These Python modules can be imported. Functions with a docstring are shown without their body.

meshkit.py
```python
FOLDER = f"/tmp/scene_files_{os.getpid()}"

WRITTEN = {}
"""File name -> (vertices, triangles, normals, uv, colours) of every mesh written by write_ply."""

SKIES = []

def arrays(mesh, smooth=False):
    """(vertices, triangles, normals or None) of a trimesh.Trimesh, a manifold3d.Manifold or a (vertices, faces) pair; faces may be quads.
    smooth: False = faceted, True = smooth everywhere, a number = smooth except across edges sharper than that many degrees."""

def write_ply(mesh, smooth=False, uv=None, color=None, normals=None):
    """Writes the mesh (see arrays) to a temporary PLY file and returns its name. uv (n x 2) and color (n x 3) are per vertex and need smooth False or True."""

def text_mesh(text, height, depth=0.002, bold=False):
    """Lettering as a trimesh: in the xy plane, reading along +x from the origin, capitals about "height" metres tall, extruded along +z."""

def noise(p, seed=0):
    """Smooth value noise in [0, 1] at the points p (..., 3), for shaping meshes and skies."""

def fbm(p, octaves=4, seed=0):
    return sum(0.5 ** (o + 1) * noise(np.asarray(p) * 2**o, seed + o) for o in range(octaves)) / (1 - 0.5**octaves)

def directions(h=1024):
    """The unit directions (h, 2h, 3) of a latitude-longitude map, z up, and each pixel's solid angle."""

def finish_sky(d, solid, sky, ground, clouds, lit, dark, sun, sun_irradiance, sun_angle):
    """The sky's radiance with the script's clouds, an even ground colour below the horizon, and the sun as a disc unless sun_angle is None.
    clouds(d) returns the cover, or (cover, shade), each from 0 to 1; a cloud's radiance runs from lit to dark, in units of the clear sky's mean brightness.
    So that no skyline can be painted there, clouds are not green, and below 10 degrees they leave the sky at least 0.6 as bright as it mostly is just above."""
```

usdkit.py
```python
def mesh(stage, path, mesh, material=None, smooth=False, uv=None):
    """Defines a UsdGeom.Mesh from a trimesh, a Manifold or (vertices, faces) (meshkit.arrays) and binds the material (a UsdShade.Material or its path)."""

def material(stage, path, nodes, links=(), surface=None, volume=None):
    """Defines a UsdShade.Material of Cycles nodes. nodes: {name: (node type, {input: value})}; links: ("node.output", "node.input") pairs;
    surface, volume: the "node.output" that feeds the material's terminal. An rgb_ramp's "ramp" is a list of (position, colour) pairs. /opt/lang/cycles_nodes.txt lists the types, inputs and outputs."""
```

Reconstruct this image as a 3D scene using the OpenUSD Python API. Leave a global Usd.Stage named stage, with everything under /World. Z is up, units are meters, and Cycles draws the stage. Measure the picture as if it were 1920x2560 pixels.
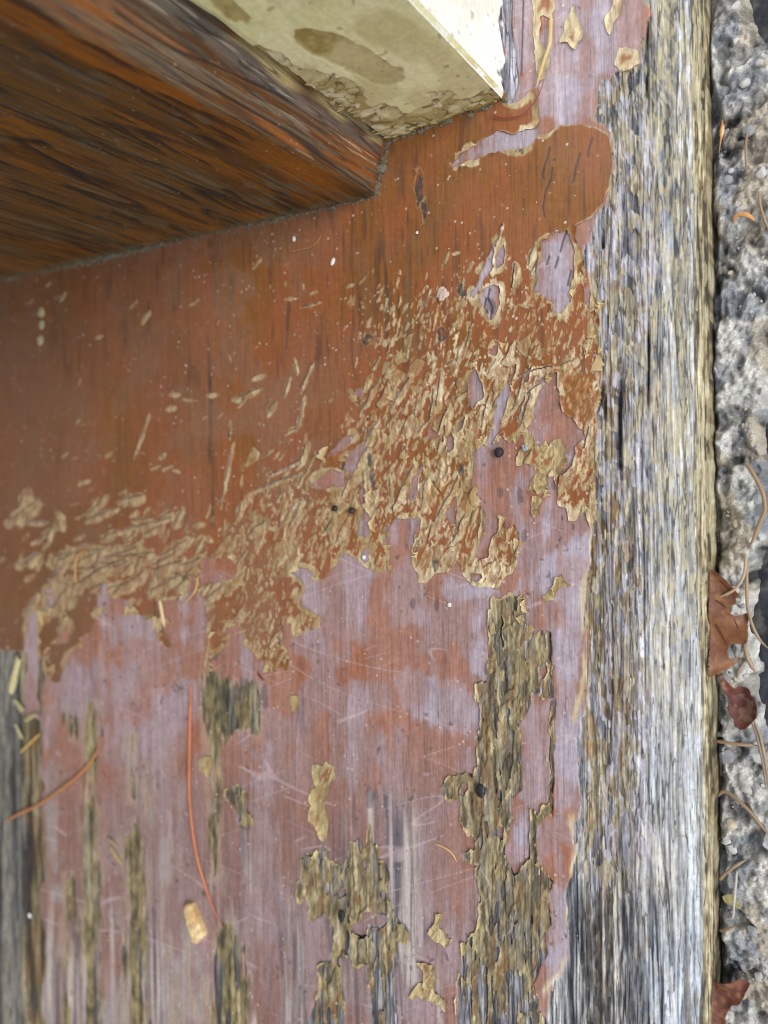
import math, random
import numpy as np
from scipy import ndimage as ndi
from scipy.sparse import coo_matrix
from scipy.sparse.csgraph import connected_components
from PIL import Image, ImageDraw
from pxr import Usd, UsdGeom, UsdLux, UsdShade, Sdf, Gf, Vt
import usdkit, meshkit

stage = Usd.Stage.CreateInMemory()
UsdGeom.SetStageUpAxis(stage, 'Z')
UsdGeom.SetStageMetersPerUnit(stage, 1.0)
UsdGeom.Xform.Define(stage, '/World')
UsdGeom.Scope.Define(stage, '/World/Looks')

# ---------------------------------------------------------------- camera
FPX, CX, CY, DIST = 1800.0, 960.0, 1280.0, 0.18          # focal length and centre in photo pixels, metres to the board
TH = math.atan(1171 / 1800.0)
ROLL = 0.0098
SN, CS = math.sin(TH), math.cos(TH)
CAM = np.array([DIST * SN, 0.0, DIST * CS])
RT, UP, FW = np.array([CS, 0, -SN]), np.array([0, 1.0, 0]), np.array([-SN, 0, -CS])
cam = UsdGeom.Camera.Define(stage, '/World/camera')
r_img = math.cos(ROLL) * RT - math.sin(ROLL) * UP
u_img = math.cos(ROLL) * UP + math.sin(ROLL) * RT
M = Gf.Matrix4d(*[float(v) for v in (*r_img, 0, *u_img, 0, *(-FW), 0, *CAM, 1)])
UsdGeom.Xformable(cam).AddTransformOp().Set(M)
cam.CreateFocalLengthAttr(6.75)
cam.CreateHorizontalApertureAttr(6.75 * 1920 / FPX)
cam.CreateClippingRangeAttr(Gf.Vec2f(0.005, 500.0))
cam.CreateFStopAttr(2.9)
cam.CreateFocusDistanceAttr(0.159)
cam.CreateExposureAttr(0.48)

# ---------------------------------------------------------------- sky and sun
SUN = np.array([0.80, 0.04, 0.66]); SUN /= np.linalg.norm(SUN)
dome = UsdLux.DomeLight.Define(stage, '/World/sky')
dome.GetPrim().SetCustomDataByKey('kind', 'structure')
sky = usdkit.material(stage, '/World/Looks/sky', {
    'sky': ('sky_texture', {'sky_type': 'single_scattering', 'sun_disc': False, 'sun_elevation': math.asin(SUN[2]), 'sun_rotation': math.atan2(SUN[0], SUN[1]), 'aerosol_density': 3.0}),
    'tc': ('texture_coordinate', {}),
    'n': ('noise_texture', {'scale': 1.6, 'detail': 5.0}),
    'r': ('rgb_ramp', {'ramp': [(0.25, (0.35, 0.35, 0.35)), (0.6, (1, 1, 1))]}),
    'm': ('mix_color', {'b': (5.6, 5.8, 6.2), 'use_clamp': False}),
    'b': ('background_shader', {'strength': 0.135})},
    [('tc.generated', 'n.vector'), ('n.fac', 'r.fac'), ('r.color', 'm.fac'), ('sky.color', 'm.a'), ('m.result', 'b.color')])
sky.CreateSurfaceOutput('cycles').ConnectToSource(UsdShade.Shader.Get(stage, '/World/Looks/sky/b').CreateOutput('background', Sdf.ValueTypeNames.Token))
UsdShade.MaterialBindingAPI.Apply(dome.GetPrim()).Bind(sky)
sun = UsdLux.DistantLight.Define(stage, '/World/sun')
sun.CreateIntensityAttr(0.36); sun.CreateAngleAttr(26.0); sun.CreateNormalizeAttr(True)
sun.CreateColorAttr(Gf.Vec3f(1.0, 0.97, 0.92))
zx = SUN; xx = np.cross([0, 0, 1.0], zx); xx /= np.linalg.norm(xx); yx = np.cross(zx, xx)
UsdGeom.Xformable(sun).AddTransformOp().Set(Gf.Matrix4d(*[float(v) for v in (*xx, 0, *yx, 0, *zx, 0, 0, 0, 3, 1)]))

# ---------------------------------------------------------------- helpers
rng = np.random.default_rng(7)
random.seed(7)
taken = {}


def S(r, g, b):
    """sRGB 0-255 to linear."""
    c = np.array([r, g, b], float) / 255
    return np.where(c < 0.04045, c / 12.92, ((c + 0.055) / 1.055) ** 2.4)


def name_in(parent, name):
    k = (parent, name); n = taken.get(k, 0); taken[k] = n + 1
    return f'{parent}/{name}' + (f'_{n:03d}' if n else '')


def tag(prim, label=None, category=None, group=None, kind=None):
    for k, v in (('label', label), ('category', category), ('group', group), ('kind', kind)):
        if v: prim.SetCustomDataByKey(k, v)
    return prim


def thing(name, label, category, group=None, kind=None):
    p = name_in('/World', name)
    return tag(UsdGeom.Xform.Define(stage, p).GetPrim(), label, category, group, kind)


def normals(v, f):
    fn = np.cross(v[f[:, 1]] - v[f[:, 0]], v[f[:, 2]] - v[f[:, 0]])
    n = np.stack([sum(np.bincount(f[:, k], fn[:, c], len(v)) for k in range(3)) for c in range(3)], 1)
    l = np.linalg.norm(n, axis=1, keepdims=True)
    return np.where(l > 0, n / np.maximum(l, 1e-30), [0, 0, 1.0])


def put(name, v, f, mat, parent='/World', col=None, prm=None, smooth=True, **kw):
    """One Mesh prim; col and prm are per-vertex colour primvars."""
    p = name_in(str(parent.GetPath()) if hasattr(parent, 'GetPath') else parent, name)
    v = np.asarray(v, float); f = np.asarray(f, int)
    m = UsdGeom.Mesh.Define(stage, p)
    m.CreatePointsAttr(Vt.Vec3fArray.FromNumpy(v.astype(np.float32)))
    m.CreateFaceVertexCountsAttr(Vt.IntArray.FromNumpy(np.full(len(f), 3, np.int32)))
    m.CreateFaceVertexIndicesAttr(Vt.IntArray.FromNumpy(np.ascontiguousarray(f.astype(np.int32).ravel())))
    m.CreateSubdivisionSchemeAttr('none')
    if smooth:
        m.CreateNormalsAttr(Vt.Vec3fArray.FromNumpy(normals(v, f).astype(np.float32))); m.SetNormalsInterpolation('vertex')
    api = UsdGeom.PrimvarsAPI(m)
    for nm, a in (('col', col), ('prm', prm)):
        if a is not None:
            a = np.ascontiguousarray(np.broadcast_to(np.asarray(a, np.float32), (len(v), 3)))
            api.CreatePrimvar(nm, Sdf.ValueTypeNames.Color3fArray, 'vertex').Set(Vt.Vec3fArray.FromNumpy(a))
    UsdShade.MaterialBindingAPI.Apply(m.GetPrim()).Bind(mat)
    return tag(m.GetPrim(), **kw)


def unroll(X, Y):
    X, Y = np.asarray(X, float) - CX, np.asarray(Y, float) - CY
    c, s = math.cos(ROLL), math.sin(ROLL)
    return CX + X * c - Y * s, CY + X * s + Y * c


def on_z(X, Y, z=0.0, rolled=True):
    """World point where the ray of a photo pixel meets the level z."""
    if rolled: X, Y = unroll(X, Y)
    X, Y = np.broadcast_arrays(np.asarray(X, float), np.asarray(Y, float))
    d = FW * FPX + (X[..., None] - CX) * RT + (CY - Y[..., None]) * UP
    t = (np.asarray(z) - CAM[2]) / d[..., 2]
    return CAM + d * t[..., None]


def project(P):
    """Unrolled photo pixel of a world point."""
    q = np.asarray(P) - CAM
    d = q @ FW
    return CX + FPX * (q @ RT) / d, CY - FPX * (q @ UP) / d


def smooth(a, lo, hi):
    t = np.clip((a - lo) / (hi - lo), 0, 1)
    return t * t * (3 - 2 * t)


def mix(a, b, t):
    t = np.asarray(t)[..., None]
    return np.asarray(a) * (1 - t) + np.asarray(b) * t


def nz(X, Y, sx, sy, seed, octaves=1, ang=0.0):
    """Smooth noise, about 0..1 (mean 0.5), with features sx by sy wide, turned by ang degrees."""
    if ang:
        a = math.radians(ang); X, Y = X * math.cos(a) - Y * math.sin(a), X * math.sin(a) + Y * math.cos(a)
    out, wsum = 0, 0
    for o in range(octaves):
        g = np.random.default_rng(seed * 31 + o)
        u, w = X / (sx / 2 ** o), Y / (sy / 2 ** o)
        u0, w0 = u.min() - 3, w.min() - 3
        grid = g.random((int(w.max() - w0) + 6, int(u.max() - u0) + 6))
        grid = (grid - 0.5) * 1.9
        out = out + 0.5 ** o * ndi.map_coordinates(grid, [(w - w0).ravel(), (u - u0).ravel()], order=3, prefilter=False, mode='nearest').reshape(X.shape)
        wsum += 0.25 ** o
    return 0.5 + out / math.sqrt(wsum) * 0.75


def grid_faces(h, w, flip=False):
    i = np.arange(h * w).reshape(h, w)
    a, b, c, d = i[:-1, :-1].ravel(), i[:-1, 1:].ravel(), i[1:, 1:].ravel(), i[1:, :-1].ravel()
    f = np.vstack([np.stack([a, d, c], 1), np.stack([a, c, b], 1)])
    return f[:, ::-1] if flip else f


def clip(A, T, F):
    """Keeps the part of the triangles where the vertex field F > 0. A: per-vertex attributes."""
    ins = F > 0; c = ins[T].sum(1)
    out = [T[c == 3]]; n0 = len(A); ea, eb = [], []
    def rot(t, which):
        k = np.argmax(which, 1)
        return np.stack([t[np.arange(len(t)), (k + j) % 3] for j in range(3)], 1)
    t1 = rot(T[c == 1], ins[T[c == 1]]); t2 = rot(T[c == 2], ~ins[T[c == 2]])
    E = np.vstack([t1[:, [0, 1]], t1[:, [0, 2]], t2[:, [0, 1]], t2[:, [0, 2]]])
    Es = np.sort(E, 1); key = Es[:, 0].astype(np.int64) * n0 + Es[:, 1]
    uk, inv = np.unique(key, return_inverse=True)
    a, b = uk // n0, uk % n0
    t = np.clip(F[a] / (F[a] - F[b]), 0.02, 0.98)[:, None]
    A2 = np.vstack([A, A[a] * (1 - t) + A[b] * t])
    ids = inv + n0; m1, m2 = len(t1), len(t2)
    i1, i2, i3, i4 = ids[:m1], ids[m1:2 * m1], ids[2 * m1:2 * m1 + m2], ids[2 * m1 + m2:]
    out.append(np.stack([t1[:, 0], i1, i2], 1))
    out.append(np.stack([i3, t2[:, 1], t2[:, 2]], 1)); out.append(np.stack([i3, t2[:, 2], i4], 1))
    T2 = np.vstack(out)
    used = np.unique(T2); re = np.full(len(A2), -1); re[used] = np.arange(len(used))
    return A2[used], re[T2], used >= n0


def tube(pts, rad, sides=6, flat=1.0):
    p = np.asarray(pts, float)
    t = np.gradient(p, axis=0); t /= np.linalg.norm(t, axis=1, keepdims=True)
    a = np.cross(t, [0, 0, 1.0]); a /= np.linalg.norm(a, axis=1, keepdims=True) + 1e-12
    b = np.cross(a, t)
    r = np.broadcast_to(rad, (len(p),))
    ph = np.arange(sides) / sides * 2 * math.pi
    v = p[:, None] + r[:, None, None] * (np.cos(ph)[None, :, None] * a[:, None] + flat * np.sin(ph)[None, :, None] * b[:, None])
    n = len(p); f = []
    for i in range(n - 1):
        for k in range(sides):
            q = [i * sides + k, i * sides + (k + 1) % sides, (i + 1) * sides + (k + 1) % sides, (i + 1) * sides + k]
            f += [[q[0], q[1], q[2]], [q[0], q[2], q[3]]]
    v = v.reshape(-1, 3)
    c0, c1 = len(v), len(v) + 1
    v = np.vstack([v, p[0], p[-1]])
    for k in range(sides):
        f += [[c0, (k + 1) % sides, k], [c1, (n - 1) * sides + k, (n - 1) * sides + (k + 1) % sides]]
    return v, np.array(f)


def spline(pts, n):
    p = np.asarray(pts, float); d = np.r_[0, np.cumsum(np.linalg.norm(np.diff(p, axis=0), axis=1))]
    from scipy.interpolate import PchipInterpolator
    return PchipInterpolator(d, p, axis=0)(np.linspace(0, d[-1], n))


def vmat(name, fine=(2600.0, 170.0, 2600.0), amp=0.36, bump=0.25, specks=0.0, spec_col=(0.62, 0.58, 0.52), extra_scale=900.0, hair=(1050.0, 48.0, 1050.0), hair_amp=0.75):
    """Colour from the vertex primvar 'col', roughness prm.r, strength of the fine grain prm.g, dust prm.b."""
    nodes = {
        'a': ('attribute', {'attribute': 'col'}), 'p': ('attribute', {'attribute': 'prm'}), 's': ('separate_color', {}),
        'g': ('geometry', {}), 'm': ('mapping', {'scale': fine}),
        'n': ('noise_texture', {'scale': 1.0, 'detail': 3.0, 'roughness': 0.6}),
        'r': ('map_range', {'from_min': 0.25, 'from_max': 0.75, 'to_min': 1 - amp, 'to_max': 1 + amp}),
        'w': ('mix_float', {'a': 1.0}),
        'v': ('vector_math', {'math_type': 'scale'}),
        'n2': ('noise_texture', {'scale': extra_scale, 'detail': 3.0}),
        'r2': ('map_range', {'from_min': 0.2, 'from_max': 0.8, 'to_min': 0.88, 'to_max': 1.12}),
        'v2': ('vector_math', {'math_type': 'scale'}),
        'sp': ('voronoi_texture', {'scale': 420.0}), 'spr': ('map_range', {'from_min': 0.10, 'from_max': 0.16, 'to_min': 1.0, 'to_max': 0.0, 'clamp': True}),
        'spn': ('noise_texture', {'scale': 160.0, 'detail': 2.0}), 'spm': ('map_range', {'from_min': 0.45, 'from_max': 0.62, 'to_min': 0.0, 'to_max': 1.0, 'clamp': True}),
        'k1': ('math', {'math_type': 'multiply'}), 'k2': ('math', {'math_type': 'multiply'}), 'k3': ('math', {'math_type': 'multiply', 'value2': specks}),
        'mc': ('mix_color', {'b': spec_col}),
        'bu': ('bump', {'strength': bump, 'distance': 0.00012}),
        'bs': ('principled_bsdf', {'ior': 1.45})}
    nodes.update({
        'hm': ('mapping', {'scale': hair}), 'hn': ('noise_texture', {'scale': 1.0, 'detail': 1.2, 'roughness': 0.5}),
        'h1': ('math', {'math_type': 'subtract', 'value2': 0.5}), 'h2': ('math', {'math_type': 'absolute'}),
        'h3': ('map_range', {'from_min': 0.008, 'from_max': 0.035, 'to_min': 1.0, 'to_max': 0.0, 'clamp': True}),
        'hg': ('map_range', {'from_min': 0.15, 'from_max': 1.0, 'to_min': 0.0, 'to_max': hair_amp, 'clamp': True}),
        'h4': ('math', {'math_type': 'multiply'}), 'hc': ('mix_color', {'b': (0.03, 0.03, 0.034)}),
        'hb': ('math', {'math_type': 'multiply_add', 'value2': -1.2})})
    links = [('g.position', 'hm.vector'), ('hm.vector', 'hn.vector'), ('hn.fac', 'h1.value1'), ('h1.value', 'h2.value1'), ('h2.value', 'h3.value'), ('s.g', 'hg.value'),
             ('h3.result', 'h4.value1'), ('hg.result', 'h4.value2'), ('h4.value', 'hc.fac'), ('v2.vector', 'hc.a'), ('h4.value', 'hb.value1'), ('n.fac', 'hb.value3'),
             ('p.color', 's.color'), ('g.position', 'm.vector'), ('m.vector', 'n.vector'), ('n.fac', 'r.value'), ('r.result', 'w.b'), ('s.g', 'w.fac'),
             ('a.color', 'v.vector1'), ('w.result', 'v.scale'), ('g.position', 'n2.vector'), ('n2.fac', 'r2.value'), ('v.vector', 'v2.vector1'), ('r2.result', 'v2.scale'),
             ('g.position', 'sp.vector'), ('sp.distance', 'spr.value'), ('g.position', 'spn.vector'), ('spn.fac', 'spm.value'),
             ('spr.result', 'k1.value1'), ('spm.result', 'k1.value2'), ('k1.value', 'k2.value1'), ('s.b', 'k2.value2'), ('k2.value', 'k3.value1'),
             ('k3.value', 'mc.fac'), ('hc.result', 'mc.a'), ('mc.result', 'bs.base_color'), ('s.r', 'bs.roughness'), ('hb.value', 'bu.height'), ('bu.normal', 'bs.normal')]
    return usdkit.material(stage, f'/World/Looks/{name}', nodes, links, surface='bs.BSDF')


def plain(name, colour, rough=0.7, var=0.25, scale=800.0, bump=0.2, trans=0.0):
    nodes = {'g': ('geometry', {}), 'n': ('noise_texture', {'scale': scale, 'detail': 4.0}),
             'r': ('rgb_ramp', {'ramp': [(0.25, tuple(np.array(colour) * (1 - var))), (0.75, tuple(np.minimum(np.array(colour) * (1 + var), 0.95)))]}),
             'bu': ('bump', {'strength': bump, 'distance': 0.0002}),
             'p': ('principled_bsdf', {'roughness': rough}), 't': ('translucent_bsdf', {}), 'x': ('mix_closure', {'fac': trans})}
    links = [('g.position', 'n.vector'), ('n.fac', 'r.fac'), ('r.color', 'p.base_color'), ('n.fac', 'bu.height'), ('bu.normal', 'p.normal'),
             ('r.color', 't.color'), ('p.BSDF', 'x.closure1'), ('t.BSDF', 'x.closure2')]
    return usdkit.material(stage, f'/World/Looks/{name}', nodes, links, surface='x.closure' if trans else 'p.BSDF')


# ---------------------------------------------------------------- the board: its grid (photo pixels are used only to place things on the plane z = 0)
DX, DY = 2.0, 2.6
phi = np.linspace(0, math.pi / 2, 400)
NOSE_A, NOSE_B, X_E = 0.011, 0.0125, 0.0738
xf = X_E - NOSE_A
prof = np.vstack([np.stack([np.linspace(-0.30, xf, 4000), np.zeros(4000)], 1), np.stack([xf + NOSE_A * np.sin(phi[1:]), -NOSE_B * (1 - np.cos(phi[1:]))], 1)])
pX, _ = project(np.stack([prof[:, 0], np.zeros(len(prof)), prof[:, 1]], 1))
XMAX = pX.max()
XS = np.arange(-96, XMAX - 0.5, DX)
YS = np.arange(-70, 2634, DY)
W, H = len(XS), len(YS)
wx, wz = np.interp(XS, pX, prof[:, 0]), np.interp(XS, pX, prof[:, 1])
X, Y = np.meshgrid(XS, YS)
SS = 2


def poly_sdf(add, cut=(), warp=0.0, seed=1, size=10.0):
    """Signed distance in photo pixels (positive inside) to a union of outlines less the cut ones."""
    im = Image.new('L', (W * SS, H * SS)); d = ImageDraw.Draw(im)
    def px(p):
        a, b = unroll(*np.array(p, float).T)
        return [(float(u), float(v)) for u, v in zip((a - XS[0]) / DX * SS, (b - YS[0]) / DY * SS)]
    for p in add: d.polygon(px(p), fill=255)
    for p in cut: d.polygon(px(p), fill=0)
    m = np.asarray(im) > 127
    sp = (DY / SS, DX / SS)
    s = ndi.distance_transform_edt(m, sampling=sp) - ndi.distance_transform_edt(~m, sampling=sp)
    s = ndi.gaussian_filter(s, 0.8)
    s = ndi.zoom(s, (H / s.shape[0], W / s.shape[1]), order=1)
    if warp:
        gx = (nz(X, Y, size, size * 1.3, seed, 2) - 0.5) * 2 * warp; gy = (nz(X, Y, size, size * 1.3, seed + 1, 2) - 0.5) * 2 * warp
        jj, ii = np.meshgrid(np.arange(H), np.arange(W), indexing='ij')
        s = ndi.map_coordinates(s, [jj + gy / DY, ii + gx / DX], order=1, mode='nearest')
    return s


# outlines traced on the board, in photo pixels
COAT = [(-120, 1620), (40, 1625), (62, 1630), (68, 1580), (75, 1530), (92, 1530), (95, 1600), (100, 1640), (115, 1640), (120, 1690), (132, 1714), (154, 1705), (165, 1670), (174, 1633), (193, 1620), (200, 1599), (230, 1583), (245, 1551), (245, 1497), (262, 1464), (275, 1451), (275, 1484), (292, 1503), (327, 1501), (320, 1536), (355, 1540), (388, 1552), (408, 1610), (434, 1627), (420, 1590), (405, 1558), (390, 1514), (403, 1499), (448, 1499), (466, 1482), (485, 1440), (490, 1456), (506, 1493), (521, 1529), (518, 1579), (518, 1627), (512, 1667), (529, 1668), (525, 1640), (547, 1632), (566, 1622), (568, 1575), (577, 1564), (594, 1551), (610, 1583), (614, 1616), (633, 1624), (651, 1644), (670, 1650), (662, 1682), (686, 1683), (703, 1672), (718, 1683), (722, 1657), (722, 1627), (705, 1605), (712, 1564), (735, 1557), (728, 1581), (742, 1597), (768, 1581), (770, 1572), (788, 1568), (795, 1549), (790, 1534), (765, 1517), (754, 1497), (769, 1475), (760, 1454), (741, 1438), (720, 1430), (736, 1421), (756, 1423), (786, 1434), (780, 1449), (793, 1459), (808, 1451), (830, 1428), (856, 1388), (872, 1387), (890, 1395), (903, 1408), (914, 1417), (935, 1426), (953, 1432), (961, 1437), (966, 1421), (968, 1402), (979, 1393), (981, 1367), (964, 1352), (968, 1339), (968, 1313), (977, 1318), (1000, 1301), (1029, 1294), (1052, 1289), (1055, 1322), (1036, 1341), (1042, 1354), (1032, 1371), (1035, 1415), (1048, 1434), (1048, 1456), (1063, 1460), (1074, 1456), (1094, 1430), (1120, 1432), (1150, 1406), (1165, 1443), (1200, 1467), (1249, 1467), (1280, 1430), (1295, 1398), (1298, 1330), (1285, 1310), (1268, 1325), (1268, 1290), (1250, 1290), (1245, 1330), (1232, 1350), (1225, 1395), (1192, 1400), (1205, 1340), (1222, 1290), (1207, 1263), (1180, 1270), (1179, 1225), (1183, 1170), (1188, 1130),
        (1193, 1108), (1200, 1117), (1210, 1105), (1218, 1113), (1230, 1100), (1236, 1114), (1248, 1100), (1257, 1086), (1266, 1100), (1274, 1110), (1285, 1095), (1289, 1114), (1300, 1095), (1310, 1078), (1330, 1062), (1335, 1040), (1345, 1000), (1357, 967), (1340, 954), (1370, 945), (1397, 930), (1395, 960), (1405, 1000), (1408, 1030), (1432, 1048), (1462, 1080), (1462, 1099), (1442, 1116), (1444, 1134), (1434, 1164), (1416, 1190), (1410, 1181), (1388, 1194), (1397, 1216), (1397, 1268), (1419, 1272), (1427, 1307), (1440, 1305), (1451, 1290), (1471, 1281), (1472, 1318), (1484, 1322), (1490, 1250), (1490, 1100), (1498, 1000), (1500, 900), (1497, 760), (1470, 700), (1460, 640), (1445, 600), (1440, 565), (1480, 545), (1505, 515), (1525, 470), (1532, 420), (1530, 370), (1520, 335), (1490, 318), (1450, 312), (1400, 315), (1375, 335), (1345, 345), (1342, 322), (1352, 300), (1345, 250), (1330, 230), (1300, 260), (1265, 262), (1100, 240), (900, 280), (-120, 280)]
HOLES = [[(1125, 418), (1150, 385), (1195, 365), (1215, 350), (1245, 325), (1270, 335), (1290, 338), (1310, 325), (1342, 322), (1345, 345), (1320, 368), (1280, 380), (1225, 388), (1175, 402), (1140, 416)],
         [(1364, 605), (1382, 592), (1396, 580), (1406, 582), (1420, 572), (1430, 590), (1433, 610), (1437, 630), (1440, 680), (1437, 700), (1425, 720), (1420, 740), (1430, 755), (1420, 765), (1415, 780), (1412, 790), (1385, 780), (1382, 755), (1370, 745), (1340, 735), (1340, 720), (1350, 690), (1345, 680), (1355, 640), (1360, 612)],
         [(1240, 602), (1238, 650), (1233, 680), (1215, 700), (1205, 715), (1185, 752), (1180, 740), (1200, 700), (1215, 665), (1228, 635)],
         [(1262, 612), (1266, 640), (1263, 665), (1250, 672), (1243, 660), (1250, 630)],
         [(1210, 722), (1235, 715), (1248, 720), (1250, 745), (1245, 775), (1232, 800), (1222, 798), (1210, 775), (1203, 750)],
         [(1230, 855), (1250, 860), (1250, 885), (1240, 895), (1222, 888)],
         [(1193, 920), (1203, 935), (1207, 960), (1209, 985), (1200, 1005), (1187, 1024), (1180, 1010), (1177, 975), (1180, 940)],
         [(1278, 960), (1277, 990), (1268, 1020), (1262, 1040), (1250, 1070), (1240, 1090), (1225, 1120), (1216, 1115), (1228, 1080), (1235, 1045), (1245, 1010), (1258, 975)],
         [(1299, 900), (1297, 925), (1286, 950), (1279, 957), (1281, 935)], [(1334, 916), (1331, 935), (1323, 955), (1315, 962), (1317, 945)],
         [(511, 1393), (550, 1395), (570, 1400), (580, 1398), (593, 1415), (591, 1436), (587, 1447), (550, 1455), (500, 1462), (494, 1440), (500, 1410)],
         [(1180, 1432), (1196, 1428), (1206, 1434), (1211, 1445), (1200, 1452), (1185, 1450)],
         [(907, 1378), (928, 1370), (922, 1385), (922, 1400), (912, 1408), (905, 1395)],
         [(914, 1272), (922, 1285), (928, 1310), (926, 1335), (915, 1345), (900, 1342), (902, 1320), (908, 1295)],
         [(137, 1610), (170, 1560), (172, 1600), (150, 1612)], [(118, 1475), (138, 1470), (140, 1500), (132, 1545), (122, 1530)],
         [(820, 1143), (850, 1110), (885, 1084), (886, 1096), (860, 1125), (835, 1142)], [(775, 1220), (800, 1195), (835, 1173), (862, 1180), (868, 1215), (845, 1222), (810, 1222)],
         [(916, 1112), (900, 1140), (893, 1170), (885, 1180), (875, 1185), (860, 1172), (868, 1140), (885, 1128)],
         [(915, 1195), (920, 1220), (920, 1255), (908, 1262), (902, 1245), (910, 1215)],
         [(1066, 1160), (1050, 1195), (1048, 1225), (1040, 1250), (1022, 1255), (1025, 1230), (1035, 1200), (1050, 1180)],
         [(1070, 1070), (1085, 1072), (1100, 1088), (1112, 1095), (1110, 1110), (1100, 1098), (1085, 1098), (1070, 1105)],
         [(1135, 1090), (1140, 1100), (1136, 1125), (1128, 1135), (1115, 1122), (1120, 1105)],
         [(1142, 1238), (1144, 1280), (1138, 1310), (1130, 1315), (1118, 1295), (1110, 1285), (1125, 1265)], [(1010, 1112), (1020, 1125), (1015, 1145), (1005, 1135)],
         [(916, 953), (906, 985), (905, 1000), (893, 990), (882, 985), (900, 968)], [(1000, 985), (985, 1010), (978, 1022), (984, 1000), (994, 980)],
         [(1170, 1040), (1160, 1065), (1148, 1085), (1152, 1062)]]
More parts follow.
